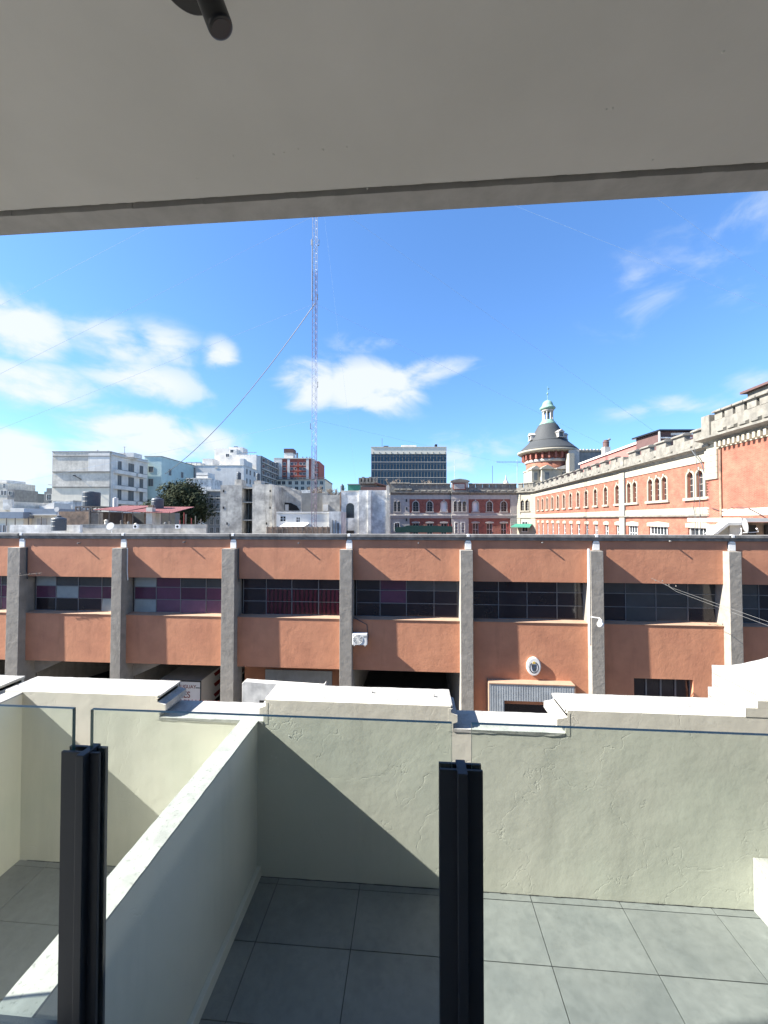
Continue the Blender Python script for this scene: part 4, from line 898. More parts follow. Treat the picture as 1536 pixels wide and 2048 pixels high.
for (a, c) in ((570,594),(594.5,618)):
    m_ = MB(); m_.add([(X_(a),0,H_(1047)),(X_(c),0,H_(1047)),(X_(c)-.4,-1.3,H_(1053)),(X_(a)-.4,-1.3,H_(1053)),(X_(a),0,H_(1047)+.04),(X_(c),0,H_(1047)+.04),(X_(c)-.4,-1.3,H_(1053)+.04),(X_(a)-.4,-1.3,H_(1053)+.04)],[(0,1,2,3),(4,5,6,7),(2,3,7,6),(1,2,6,5),(0,3,7,4)]); m_.build('awning', M['white'], b.o)
b = Bld('brick_fence', 'low brown brick fence with timber posts in front of the white house', 'fence', 533, 44)
b.box('wall', 'brownwall', 533, 660, 1054, None, 0, .2)
for k in range(13): b.box('post', 'wood', 534+k*10, 535.2+k*10, 1052.5, None, -.1, 0)

# ---- red and white apartment block
b = Bld('apartment_building', 'red brick and white striped apartment tower with a podium left of the mast', 'building', 547, 200)
X_, H_ = b.X, b.H
b.box('wall', 'brickfar', 547.5, 621, 917, None, 0, 14); b.box('roof_slab', 'gp', 547, 622, 915.5, 917.3, -.4, 14)
b.box('left_bay', 'whiter', 547, 563.5, 917.4, 959, -.35, 0)
for a, c in ((574,579),(612,617)): b.box('white_strip', 'whiter', a, c, 917.4, 959, -.3, 0)
b.box('end_wall', 'whiter', 621.2, 627, 917, None, 1, 14)
for r in range(4):
    z = H_(930+r*10)
    for px in (554.5, 568.5, 583.5, 591, 601, 608.5): window(b.o, X_(px), -.35 if px < 560 else 0, z, 1.4 if px != 591 else 1.0, 1.3, frame='whiter', fw=.12, glass='p_grey')
    for px in (596.5,): MB().box(X_(px)-1.8, X_(px)+1.8, -1.3, 0, z-.9, z-.2).build('balcony', M['brickfar'], b.o)
    for dd in (4, 9): window(b.o, X_(627), dd, z, 1.4, 1.3, R(90), frame='whiter', fw=.12)
b.box('red_side', 'brickfar', 627.1, 638, 922, None, 4, 22)
for r in range(4): window(b.o, b.X(632.5,4), 4, b.H(933+r*9.5,4), 1.4, 1.4, frame='whiter', fw=.12)
b.box('podium', 'cream', 543, 650, 959, None, -3, 24); b.box('podium_slab', 'gp2', 542, 651, 957.5, 959, -3.6, 24); b.box('podium_rail', 'gp2', 543, 650, 954.5, 955.2, -3.2, -3.05)
for r in range(2):
    for px in (549, 558, 567, 580, 593, 605, 617, 632, 643): window(b.o, b.X(px,-3), -3, b.H(969+r*11,-3), 1.7, 1.7, frame='whiter', glass='p_grey')
b.box('penthouse', 'whiter', 567.5, 585.5, 905, 917, 2, 8); b.box('penthouse_top', 'brownroof', 567, 586, 896.8, 905, 1.8, 8.2)
b.box('flue', 'gp2', 592, 595, 905, 917, 3, 4)
for px in (575, 604, 612, 618): b.box('roof_box', 'gp2', px, px+1.6, 913, 915.5, 3, 4)

# ---- glass office block
b = Bld('office_building', 'wide dark glass office block with a pale concrete top on the skyline', 'building', 742, 190)
X_, H_ = b.X, b.H
b.box('core', 'dgrey', 743, 892.5, 908, None, .4, 22); b.box('concrete_top', 'cream', 742, 893.5, 894, 907.6, -.1, 22); b.box('roof_plant', 'whiter', 803, 833, 889.8, 894, 6, 12)
b.box('roof_box', 'black', 767, 777, 891.2, 894, 2, 5); b.box('roof_box', 'black', 870.5, 875, 888, 894, 2, 5); b.box('roof_edge', 'gp', 741.8, 893.7, 893, 894.2, -.3, 22)
for k in range(13): b.box('bracket', 'gp2', 746+k*12, 747.3+k*12, 903.5, 906, -.5, -.1)
ncl = 24
for r in range(8):
    zt_ = H_(909+r*15.6); zb_ = H_(909+r*15.6+14)
    gm = MB()
    for c in range(ncl):
        xa = X_(742.6)+(X_(893)-X_(742.6))*c/ncl; xb = X_(742.6)+(X_(893)-X_(742.6))*(c+1)/ncl; gm.box(xa+.22, xb-.22, .1, .3, zb_, zt_-.9)
    gm.build('window_band', M['glassblue'], b.o)
    sm = MB(); sm.box(X_(742.6), X_(893), .05, .4, zt_-.9, zt_-.62)
    sm.build('transom', M['dgrey'], b.o); gm2 = MB().box(X_(742.6), X_(893), .12, .38, zt_-.6, zt_); gm2.build('spandrel_glass', M['glassblue'], b.o)
    MB().box(X_(742.4), X_(893.2), -.1, .4, zb_-.34, zb_-.04).build('floor_slab', M['stone_grey'], b.o)
fm = MB()
for c in range(ncl+1): xa = X_(742.6)+(X_(893)-X_(742.6))*c/ncl; fm.box(xa-.09, xa+.09, .0, .3, 0, H_(908))
fm.build('mullions', M['gp2'], b.o)
for px, t, bt in ((764,872,893),): MB().tube([(X_(px),5,H_(bt)),(X_(px),5,H_(t))], .12).build('aerial', M['cable'], b.o)

# ---- whitewashed wall with arched window
b = Bld('whitewashed_building', 'whitewashed blank building with one dark arched window left of the brick wing', 'building', 682, 60)
X_, H_ = b.X, b.H
mbf = MB(); hs = [(X_(692), X_(708.5), H_(1036), H_(1006), True)]
facade(mbf, X_(682), X_(717.5), 0, H_(982), hs, 0, .3); mbf.build('left_wall', M['whitew'], b.o)
MB().box(X_(692), X_(708.5), .25, .3, H_(1036), H_(1006)).build('pane', M['p_grey'], b.o)
f_ = MB()
for k in range(1,4): x = X_(692)+(X_(708.5)-X_(692))*k/4; f_.box(x-.03, x+.03, .2, .25, H_(1036), H_(1006.5))
for k in range(1,5): z = H_(1036)+(H_(1006)-H_(1036))*k/5; f_.box(X_(692), X_(708.5), .205, .25, z-.025, z+.025)
f_.build('glazing_bars', M['black'], b.o)
b.box('back_block', 'whitew', 682.2, 778, 984, None, .32, 6); b.box('right_wall', 'whitew', 717.6, 776, 980.5, None, -.25, .3)
b.box('pilaster_strip', 'whitew', 736, 742, 981, None, -.5, -.25); b.box('right_strip', 'gp', 773, 779, 971, None, -.4, .5)
b.box('low_opening', 'dark', 693, 708, 1061, None, -.02, 0); b.box('ledge', 'gp', 682, 717.5, 981.2, 982.4, -.08, .3)
b.box('left_edge', 'brownwall', 679.5, 682, 984, None, -.1, 2)
b.box('green_shed', 'green', 695.5, 719, 969, 982, 1, 4); b.box('green_shed_roof', 'dgrey', 694.5, 720, 967.8, 969.4, .8, 4.2); tank(684.5, 969, 984, 3.8, 62, 'small dark green water tank on the whitewashed building')
b = Bld('crenellated_turret', 'weathered grey crenellated turret behind the whitewashed building', 'tower', 717, 68)
b.box('wall', 'parapet', 719, 753, 962, None, 0, 4); b.box('flat_top', 'parapet', 722, 748, 955, 962, .5, 3.5); b.box('brown_roof', 'brownroof', 719, 773, 974, 981, -2.5, -.1)
for k, px in enumerate((717,724,731,738,745,751)): b.box('merlon', 'parapet', px, px+4.5, 953.5 if k % 2 else 955.5, 964, -.35, .6)
b.box('corbel', 'parapet', 717, 756, 964, 967, -.5, 0)
MB().add([(b.X(750),-1.5,b.H(966)),(b.X(774),-1.5,b.H(972)),(b.X(774),3,b.H(972)),(b.X(750),3,b.H(966)),(b.X(750),-1.5,b.H(968)),(b.X(774),-1.5,b.H(974)),(b.X(774),3,b.H(974)),(b.X(750),3,b.H(968))],[(0,1,2,3),(4,5,6,7),(0,1,5,4),(1,2,6,5),(2,3,7,6),(3,0,4,7)]).build('lean_to_roof', M['brownroof'], b.o)

# ------------------------------------------------------------------ brick station-like wings
def archwin(parent, x, z0, z1, w, y, trim, glass='glassdark', blind=False, sill=True, barc='white', t=.3):
    """stone surround, bars and glass for an arched opening already cut in the wall"""
    key = ('arch', round(w,2), round(z1-z0,2), trim, glass, blind, sill)
    if key not in wcache:
        h = z1-z0; mb = MB(); tr = w*.16
        ring(mb, archpoly(-w/2, w/2, 0, h, 12), archpoly(-w/2-tr, w/2+tr, 0, h+tr, 12), -.09, .0)
        mb.box(-.10, .10, -.16, 0, h+tr*.3, h+tr*2.2)
        if sill: mb.box(-w/2-tr*1.7, w/2+tr*1.7, -.2, .0, -.22, 0)
        g = MB(); g.prism(archpoly(-w/2, w/2, 0, h, 12), t-.05, t)
        bm = MB(); bm.box(-.018,.018, t-.11, t-.052, 0, h-.03)
        for k in range(1,4): bm.box(-w/2+.01, w/2-.01, t-.105, t-.053, h*k/4-.015, h*k/4+.015)
        wcache[key] = (mb.mesh('window', M[trim]), g.mesh('pane', M['white' if blind else glass]), bm.mesh('glazing_bars', M['stone_grey']))
    a = place('window', wcache[key][0], parent, (x, y, z0)); place('pane', wcache[key][1], a)
    if not blind: place('glazing_bars', wcache[key][2], a)
    return a
def quoins(parent, x0, x1, z0, z1, y, m, h=.42, d=.12):
    n = max(1, int((z1-z0)/h)); hh = (z1-z0)/n; me = MB().box(x0+.0, x1, y-d, y, .02, hh-.02).mesh('quoin', M[m])
    for k in range(n): place('quoin', me, parent, (0,0,z0+k*hh))
    MB().box(x0+.01, x1-.01, y-d+.03, y, z0, z1).build('pier', M[m], parent)
def merlons(parent, x0, x1, z, y, n, mname, w=1.1, h=.8, low=.0):
    me = MB(); me.box(-w/2, w/2, -.05, .40, 0, h); me.prism([(-.22, h), (-.22, h+.10), (0, h+.22), (.48, h+.22), (.48, h)], -w/2-.08, w/2+.08, 'x'); me = me.mesh('merlon', M[mname])
    m2 = MB(); m2.prism([(-.30, -.55), (-.30, -.40), (-.05, -.30), (-.05,-.62), (-.2,-.62)], -w*.38, w*.38, 'x'); m2 = m2.mesh('merlon_corbel', M[mname])
    for k in range(n):
        x = x0 + (x1-x0)*(k+.5)/n; place('merlon', me, parent, (x, y, z)); place('merlon_corbel', m2, parent, (x + (x1-x0)/n*.5, y, z+low))
def cornice(parent, x0, x1, z0, y, m, m2=None, d=.55, h=.55):
    MB().prism([(y, z0), (y-.15, z0+h*.15), (y-.2, z0+h*.45), (y-d*.8, z0+h*.62), (y-d, z0+h*.7), (y-d, z0+h), (y+.2, z0+h), (y+.2, z0)], x0, x1, 'x').build('cornice', M[m], parent)

# frontal wing
b = Bld('brick_wing', 'red brick wing with arched windows and crenellated parapet facing the street', 'building', 778, 82)
X_, H_ = b.X, b.H; zc0, zc1 = H_(990), H_(984); zs0, zs1 = H_(1036.5), H_(1030)
zsill, zarch = H_(1023), H_(1003)
ww = 1.15
def section(pxa, pxb, m, wins, y=0, w=ww, zz0=None, lower=True, kind=None, trim='stone_grey', lowmat=None):
    xa, xb = X_(pxa), X_(pxb); hs = [(X_(p)-w/2, X_(p)+w/2, zsill, zarch, True) for p, bl in wins]
    lz0, lz1 = H_(1068), H_(1046.5); lh = []
    if lower: lh = [(X_(p)-.62, X_(p)+.62, lz0-1.5, lz1, False) for p, bl in wins]
    mb = MB(); facade(mb, xa, xb, 0, zc0, hs+lh, y, .3); mb.build('wall', M[m], b.o)
    for p, bl in wins: archwin(b.o, X_(p), zsill, zarch, w, y, trim, blind=bl)
    for h in lh:
        xm = (h[0]+h[1])/2; window(b.o, xm, y+.24, h[2]+.05, 1.1, h[3]-h[2]-.1, cols=2, rws=3, frame='white', d=.1, fw=.05)
        MB().prism([(h[0]-.25, h[3]), (h[0]-.25, h[3]+.28), (xm, h[3]+.42), (h[1]+.25, h[3]+.28), (h[1]+.25, h[3])], y-.08, y-.0).build('lintel', M['stone_grey'], b.o)
section(780.5, 819, 'stone_grey', [(790.5,False),(798,False)], y=-.1, w=.5, lower=False)
for px, py in ((813,1001),(813,1017.5),(813,1040)): b.box('small_window', 'glassdark', px-1.6, px+1.6, py-3, py+2.6, -.16, -.1)
window(b.o, X_(794), -.1, H_(1062), 1.0, H_(1046)-H_(1062))
section(819, 902, 'brick_red', [(831.5,False),(859.5,False),(887.8,True)])
section(902, 936.5, 'stone_grey', [(910,False),(919,False),(928,False)], y=-.35, w=.66, lower=False)
section(936.5, 1020.5, 'brick_red', [(951,True),(979,False),(1007.5,False)])
quoins(b.o, X_(1020.5), X_(1034), 0, zc0, 0, 'stone_grey', .45, .15); quoins(b.o, X_(778), X_(781), 0, zc0, -.1, 'stone_grey', .45)
for (px, w) in ((912,7),(925,8)): window(b.o, X_(px), -.35, H_(1066), w*82/F*.8, H_(1045)-H_(1066), cols=3, rws=3, frame='white')
for a, c, y in ((780,819,-.1),(819,902,0),(902,936.5,-.35),(936.5,1034,0)):
    cornice(b.o, X_(a), X_(c), zc0, y, 'parapet', h=zc1-zc0, d=.5)
    MB().prism([(y, zs0), (y-.12, zs0), (y-.22, zs1-.15), (y-.22, zs1), (y, zs1+.1)], X_(a), X_(c), 'x').build('string_course', M['stone_grey'], b.o)
    MB().box(X_(a), X_(c), y-.06, y, zs1+.1, zs1+.45).build('string_band', M['stone_grey'], b.o)
    MB().box(X_(a), X_(c), y-.05, y, zc0-.9, zc0).build('frieze', M['stone_grey'], b.o)
    MB().box(X_(a), X_(c), y-.1, y+.4, zc1, H_(975)).build('parapet_wall', M['parapet'], b.o)
merlons(b.o, X_(781), X_(819), H_(975), -.1, 3, 'parapet', 1.3); merlons(b.o, X_(820), X_(901), H_(976), 0, 6, 'parapet', 1.3, low=-.2); merlons(b.o, X_(938), X_(1034), H_(976), 0, 7, 'parapet', 1.3, low=-.2)
b.box('core', 'roof', 780, 1034, 984, None, .32, 12)
# pediment with plaque
MB().box(X_(903), X_(936), -.45, .4, zc1, H_(962.5)).build('pediment_block', M['stone_grey'], b.o)
MB().prism([(X_(900.5),H_(964.5)),(X_(938),H_(964.5)),(X_(938),H_(962)),(X_(930),H_(959.5)),(X_(919),H_(958)),(X_(908),H_(959.5)),(X_(900.5),H_(962))], -.8, .6).build('pediment_cap', M['parapet'], b.o)
b.box('plaque_frame', 'brick_red', 906.5, 931.5, 966, 979.5, -.55, -.45); b.box('plaque', 'stone_grey', 908.5, 929.5, 968, 977.8, -.6, -.55)
MB().tube([(X_(911),1,H_(958)),(X_(911),1,H_(930))], .05).tube([(X_(911),1,H_(926)),(X_(911),1,H_(917))], .03).build('flag_pole', M['mastwhite'], b.o)
MB().tube([(X_(988),1,H_(975)),(X_(988),1,H_(930))], .05).build('aerial_pole', M['cable'], b.o)
MB().lathe([(.7,0),(.6,.5),(.7,.6),(.45,1.1),(.2,1.5),(.05,2.6)], c=(X_(1018),2,H_(972)), n=12).build('roof_finial', M['stone_grey'], b.o)
for k in range(12):
    px = crng.uniform(785, 895); p = (X_(px), crng.uniform(3,8)); MB().box(p[0]-.4, p[0]+.4, p[1], p[1]+.6, H_(978), H_(crng.uniform(966,973))).build('roof_clutter', M[crng.choice(('gp2','parapet','tank'))], b.o)
mb = MB(); mb.prism([(X_(790),H_(1064)),(X_(900),H_(1064)),(X_(899),H_(1052)),(X_(860),H_(1051)),(X_(812),H_(1050.5)),(X_(806),H_(1053)),(X_(790),H_(1054))], -3.2, -2.9); mb.build('tarpaulin', M['tarp'], label='dark green tarpaulin screen in front of the brick wing', cat='tarpaulin')
bpy.data.objects['tarpaulin'].matrix_world = b.o.matrix_basis.copy()
for i, px in enumerate((897, 903, 1013, 1019)):
    p = at(px, 1066, 79); MB().tube([p, p+Vector((0,0,1.9))], .05).tube([p+Vector((.5,0,0)), p+Vector((0,0,1.8))], .04).build('red_prop', M['redpaint'], label=('red steel prop at the right end of the green tarpaulin','red steel prop just right of the tarpaulin, before the centre bay','red steel prop left of the grey quoins at the brick wing corner','rightmost red steel prop, beside the cream corner pavilion')[i], cat='prop', group='red props before the brick wing')

# chamfered corner pavilion in cream stone
pa = at(1034, HY, 82); pb_ = at(1070.5, HY, 79.2); dv = pb_-pa; Lc = dv.length; ang = math.atan2(dv.y, dv.x)
cp = thing('corner_pavilion', 'sunlit cream stone corner pavilion linking the two brick wings below the tower', 'building', (pa.x, pa.y, 0), ang)
Zr = {k: CZ+v for k, v in dict(c0=5.2, c1=5.75, par=6.6, s0=.2, s1=.94, w0=1.76, w1=3.92).items()}
hs = [(Lc*.31-.38, Lc*.31+.38, Zr['w0'], Zr['w1'], True), (Lc*.57-.38, Lc*.57+.38, Zr['w0'], Zr['w1'], True)]
mb = MB(); facade(mb, 0, Lc, 0, Zr['c0'], hs, 0, .3); mb.build('wall', M['stone'], cp)
for h in hs: archwin(cp, (h[0]+h[1])/2, h[2], h[3], .76, 0, 'stone')
quoins(cp, Lc-.9, Lc, 0, Zr['c0'], 0, 'stone'); quoins(cp, 0, .8, 0, Zr['c0'], 0, 'stone')
cornice(cp, -.2, Lc+.2, Zr['c0'], 0, 'parapet'); MB().box(0, Lc, -.15, .5, Zr['c1'], Zr['par']).build('parapet_wall', M['parapet'], cp)
MB().box(0, Lc, -.18, 0, Zr['s0'], Zr['s1']).build('string_course', M['stone'], cp); MB().box(.2, Lc-.2, .32, 5, 0, Zr['par']-.3).build('core', M['roof'], cp)
merlons(cp, .2, Lc-.2, Zr['par'], 0, 3, 'parapet', .9)
window(cp, Lc*.45, 0, CZ-2.6, 1.2, 2.0, cols=2, rws=2)
aw = MB(); aw.add([(-.6,-1.6,CZ-1.55),(Lc-.4,-1.6,CZ-1.55),(Lc-.6,-.2,CZ-1.0),(-.2,-.2,CZ-1.0),(-.6,-1.6,CZ-1.75),(Lc-.4,-1.6,CZ-1.75),(Lc-.6,-.2,CZ-1.05),(-.2,-.2,CZ-1.05)],[(0,1,2,3),(7,6,5,4),(0,4,5,1),(1,5,6,2)])
o_ = aw.build('awning', M['green'], label='small green awning at the foot of the cream corner pavilion', cat='awning', loc=(pa.x,pa.y,0), rz=ang)

# long sunlit wing receding on the right
V_ = .115; X0_ = 22.0
def Zpx(px): return X0_/((px-768)/F - V_)
def cpt(xc, Z, z=0): return Vector((xc*math.cos(YAW)-Z*math.sin(YAW), xc*math.sin(YAW)+Z*math.cos(YAW), z))
ZF = 79.2; org = cpt(X0_+V_*ZF, ZF); axis = cpt(-V_, -1) ; angw = math.atan2(axis.y, axis.x); kS = math.sqrt(1+V_*V_)
def Sx(px): return (ZF - Zpx(px))*kS
lw = thing('brick_wing', 'long sunlit orange brick wing with cream trim receding on the right', 'building', (org.x, org.y, 0), angw)
sA, sB, sC = 0, Sx(1241), Sx(1251); sD = Sx(1432)
first = Sx(1077); last = Sx(1236); nwin = 12
wins = [first + (last-first)*k/(nwin-1) for k in range(nwin)]
grp2 = [[Sx(1259.5), Sx(1271)], [Sx(1302.5), Sx(1316.5), Sx(1330.5)], [Sx(1382.5), Sx(1402), Sx(1420.5)]]
hs = [(s-.48, s+.48, Zr['w0'], Zr['w1'], True) for s in wins]
for gq in grp2:
    for s in gq: hs.append((s-.40, s+.40, Zr['w0'], Zr['w1'], True))
lh = [(s-.5, s+.5, CZ-3, CZ-.72, False) for s in wins]
for gq in grp2: lh.append((gq[0]-.45, gq[-1]+.45, CZ-3, CZ-.72, False))
mb = MB(); facade(mb, sA, sD, 0, Zr['c0'], hs+lh, 0, .32); mb.build('wall', M['brick_sun'], lw)
for s in wins: archwin(lw, s, Zr['w0'], Zr['w1'], .96, 0, 'stone')
for gq in grp2:
    for s in gq: archwin(lw, s, Zr['w0'], Zr['w1'], .80, 0, 'stone', sill=False)
    MB().box(gq[0]-.75, gq[-1]+.75, -.2, 0, Zr['w0']-.22, Zr['w0']).build('long_sill', M['stone'], lw)
for h in lh:
    w_ = h[1]-h[0]; xm = (h[0]+h[1])/2
    nn = max(1, round(w_/1.1)); window(lw, xm, .25, h[2]+.05, w_-.12, h[3]-h[2]-.1, cols=2*nn, rws=3, frame='white', d=.1, fw=.05)
    MB().prism([(h[0]-.22, h[3]), (h[0]-.22, h[3]+.34), (xm, h[3]+.48), (h[1]+.22, h[3]+.34), (h[1]+.22, h[3])], -.07, 0).build('lintel', M['stone'], lw)
MB().box(sA, sD, -.10, 0, Zr['s0']+.18, Zr['s1']).build('string_band', M['stone'], lw)
MB().prism([(0, Zr['s0']), (-.25, Zr['s0']+.02), (-.25, Zr['s0']+.14), (-.08, Zr['s0']+.18), (0, Zr['s0']+.18)], sA, sD, 'x').build('string_course', M['parapet'], lw)
MB().box(sA, sD, -.08, 0, CZ+4.55, Zr['c0']).build('frieze', M['stone'], lw)
cornice(lw, sA-.2, sD+.2, Zr['c0'], 0, 'parapet', d=.62)
MB().box(sA, sD, -.12, .35, Zr['c1'], Zr['par']).build('parapet_wall', M['parapet'], lw)
MB().box(sA, sD, .34, 9, 0, Zr['c1']).build('core', M['roof'], lw)
quoins(lw, sB, sC, 0, Zr['c0'], 0, 'stone', .42, .16); MB().box(sB-.1, sC+.1, -.22, .4, Zr['c1'], Zr['par']+.35).build('parapet_pier', M['parapet'], lw)
MB().tube([(sC+.12,-.12,0),(sC+.12,-.12,Zr['c0'])], .06).build('downpipe', M['cable'], lw)
quoins(lw, 0, .5, 0, Zr['c0'], 0, 'stone')
merlons(lw, .5, sB-.2, Zr['par'], 0, 13, 'parapet', 1.35, .5, -.2); merlons(lw, sC+.3, sD-.3, Zr['par'], 0, 5, 'parapet', 1.5, .55, -.2)
# nearer pavilion of the same wing
sE = Sx(1600); yP = -.42; pz = {'c0': CZ+5.25, 'c1': CZ+6.15, 'par': CZ+7.35}
hsn = []
mb = MB(); facade(mb, sD, sE, 0, pz['c0'], [], yP, .3); mb.quad((sD,yP,0),(sD,0.3,0),(sD,.3,pz['c0']),(sD,yP,pz['c0'])); mb.build('pavilion_wall', M['brick_sun'], lw)
MB().box(sD+.01, sE+3, yP+.3, 9, 0, pz['c1']).build('pavilion_core', M['roof'], lw)
MB().box(sD+1.1, sE, yP-.06, yP, CZ+.25, CZ+.72).build('pavilion_band', M['cream'], lw)
quoins(lw, sD-.30, sD+.95, CZ+3.0, pz['c0'], yP+.0, 'stone', .44, .14)
# toothed unfinished brick edge under the quoins, brick by brick
tb = MB().box(0, .42, 0, .30, 0, .085).mesh('brick', M['brick_red']); tb2 = MB().box(0, .28, 0, .30, 0, .085).mesh('brick', M['brick_red'])
z = CZ-3.2; k = 0
while z < CZ+2.95:
    place('brick', tb if k % 2 else tb2, lw, (sD-(.36 if k % 2 else .22), yP+.02+.02*(k % 3), z)); z += .105; k += 1
cornice(lw, sD-.35, sE, pz['c0']+.42, yP, 'parapet', d=.85, h=.5)
MB().box(sD-.2, sE, yP-.06, yP, pz['c0'], pz['c0']+.42).build('pavilion_frieze', M['stone'], lw)
dm = MB().box(0, .2, yP-.42, yP, 0, .38).mesh('dentil', M['stone']); s = sD+1.15
while s < sE: place('dentil', dm, lw, (s, 0, pz['c0']+.05)); s += .42
MB().box(sD-.15, sE, yP-.2, yP+.5, pz['c0']+.92, pz['par']).build('pavilion_parapet', M['parapet'], lw)
MB().box(sD-.3, sD+.55, yP-.35, yP+.55, pz['c0']+.92, pz['par']+.55).build('corner_pier', M['parapet'], lw, bevel=.04)
merlons(lw, sD+.8, sE, pz['par']-.05, yP-.15, 6, 'parapet', .74, .6, -.35)
MB().box(Sx(1484), sE+2, yP+.9, yP+6, CZ+6, CZ+8.85).build('attic_block', M['parapet'], lw); MB().box(Sx(1478), sE+2, yP+.6, yP+6.3, CZ+8.85, CZ+9.0).build('attic_roof', M['brownroof'], lw)
MB().tube([(sD+1.25, yP-.1, 0), (sD+1.25, yP-.1, pz['c0'])], .07, 8).build('downpipe', M['brownwall'], lw)
MB().tube([(sD-1.8, -.6, Zr['c1']), (sD-.6, -.5, CZ+4.2), (sD-.3,-.6,CZ+3.6)], .035).tube([(sD-1.3,-.62,Zr['c1']),(sD-1.3,-.3,CZ+3),(sD-1.25,-.3,CZ-2.5)], .025).tube([(sD-2.0,-.2,CZ+1.7),(sD-2.1,-.25,CZ+.9),(sD-1.9,-.25,CZ+.2),(sD-2.0,-.3,CZ-2.5)], .03).build('loose_cables', M['cable'], lw)
MB().tube([(sD+.3,yP-.1,CZ+.85),(sD+1.5,yP-.15,CZ+.55),(sD+2.6,yP-.2,CZ+.85),(sD+3.8,yP-.2,CZ+.75),(sD+5,yP-.2,CZ+.2)], .03).tube([(sD+1.7,yP-.2,CZ-.6),(sD+1.75,yP-.2,CZ+.0),(sD+3,yP-.3,CZ-.18),(sD+5,yP-.3,CZ-.08)], .03).build('wall_cables', M['brownroof'], lw)
# pink upper storey and sheds behind the parapet
MB().box(15.8, 37.9, 3, 7, CZ+6, CZ+8.95).build('pink_storey', M['pinkw'], lw)
MB().box(15.5, 38, 2.8, 7.2, CZ+8.95, CZ+9.2).build('pink_storey_roof', M['whiter'], lw)
b = Bld('roof_shed', 'dark brown sheet metal shed on the roof of the long brick wing', 'shed', 1322, 41)
b.box('wall', 'brownroof', 1323.5, 1420, 861, 900, 0, 4); b.box('roof', 'black', 1321.5, 1424, 857.8, 861, -.3, 4.3); b.box('corner_post', 'whiter', 1321.5, 1323.3, 860, 900, -.2, 0); b.box('lower_band', 'whiter', 1323.5, 1400, 873.5, 876, -.15, 0)
b = Bld('roof_building', 'grey rendered rooftop building right of the conical tower', 'building', 1139, 84)
b.box('wall', 'stone_grey', 1139, 1160, 899, None, 0, 6); b.box('right_wall', 'gp2', 1160.2, 1212, 903, None, 1, 7); b.box('roof_rail', 'parapet', 1140, 1212, 899.5, 903, .8, 1.2)
for k in range(7): b.box('parapet_block', 'gp', 1162+k*7, 1165+k*7, 897.5, 900, .8, 1.2)
b.box('front_block', 'stone', 1139.5, 1150, 906, None, -1.5, 0)
for px in (1147, 1152): MB().tube([(b.X(px),1,b.H(903)),(b.X(px),1,b.H(886))], .06).build('aerial', M['cable'], b.o)
b = Bld('roof_chimney', 'dark rusty chimney with a cowl on a pale stack behind the brick parapet', 'chimney', 1210, 62)
b.box('stack', 'stone_grey', 1211, 1222.5, 893, None, 0, .9); MB().lathe([(.45,0),(.45,.7),(.5,.75),(.5,.85),(.36,.9),(.36,1.15)], c=(b.X(1216.7),.45,b.H(893)), n=16).build('flue', M['brownroof'], b.o)
MB().tube([(b.X(1219),.3,b.H(880)),(b.X(1224),.3,b.H(876.5))], .18, 8).build('cowl', M['dgrey'], b.o)

# ------------------------------------------------------------------ conical tower
ZT = 90.0; kT = ZT/F; tp = at(1097, HY, ZT)
def ht(py): return (HY-py)*kT + CZ
tw2 = thing('conical_tower', 'round brick tower with a concave slate cone roof and green copper lantern', 'tower', (tp.x, tp.y, 0), YAW)
def lt(name, pts, m, n=48, smooth=True): return MB().lathe([(r*kT, ht(y)) for r, y in pts], n=n).build(name, M[m], tw2, smooth=smooth)
lt('brick_drum', [(41.5,950),(41.5,925)], 'brick_sun')
MB().lathe([(46*kT,0),(46*kT,ht(945)),(47.5*kT,ht(944.5)),(47.5*kT,ht(942.5)),(44*kT,ht(941.5)),(41.6*kT,ht(941.5))], n=48).build('base_drum', M['stone'], tw2)
lt('drum_band', [(41.6,928),(44,927),(44.5,923.5),(43,922)], 'stone_grey'); lt('upper_drum', [(42,925),(42,907)], 'brick_red')
me = MB().box(-.18,.18,-.0,-.95,-1.4,0); me.prism([(-.0,-1.4),(-.0,-1.9),(-.4,-1.4)], -.15,.15,'x'); me = me.mesh('corbel', M['brick_red'])
for k in range(26):
    a = 2*math.pi*k/26; o_ = place('corbel', me, tw2, ((42*kT)*math.cos(a), (42*kT)*math.sin(a), ht(909.5)+.0), a+R(90))
lt('eaves', [(44,910),(55.5,908.5),(58,907),(58,904.5),(54,903.5)], 'stone')
lt('slate_roof', [(57.5,904.5),(52,899.5),(45,893),(39,887.5),(35.2,883.5),(31,876),(27.3,868),(22.3,858),(18.5,851),(15,848)], 'slate')
lt('roof_ridge', [(35.6,884.4),(36.4,883.9),(34.9,882.6)], 'slate')
lt('lantern_base', [(15.8,850.5),(16.2,848),(14,845),(11.5,842),(11.2,840)], 'copper')
me = MB().lathe([(1.3*kT,0),(1.1*kT,.5*kT*20),(1.3*kT,19.5*kT)], n=8).mesh('lantern_column', M['stone_grey'])
for k in range(8): a = 2*math.pi*(k+.3)/8; place('lantern_column', me, tw2, (9.3*kT*math.cos(a), 9.3*kT*math.sin(a), ht(840.3)))
lt('lantern_core', [(3.2,840.2),(3.2,821)], 'shut', 12)
lt('lantern_head', [(10.8,822.5),(11.5,821),(11,819)], 'stone_grey')
lt('lantern_dome', [(12,819.5),(15,816.5),(14.6,814.5),(11.5,812),(10,808.5),(8.8,804.5),(6,801.3),(3,799.8),(.6,799.5)], 'copper')
MB().tube([(0,0,ht(800)),(0,0,ht(771))], .09, 6, .03).build('finial_rod', M['copper'], tw2); MB().lathe([(.05,-.3),(.25,0),(.05,.3)], c=(0,0,ht(786)), n=10).build('finial_ball', M['copper'], tw2)
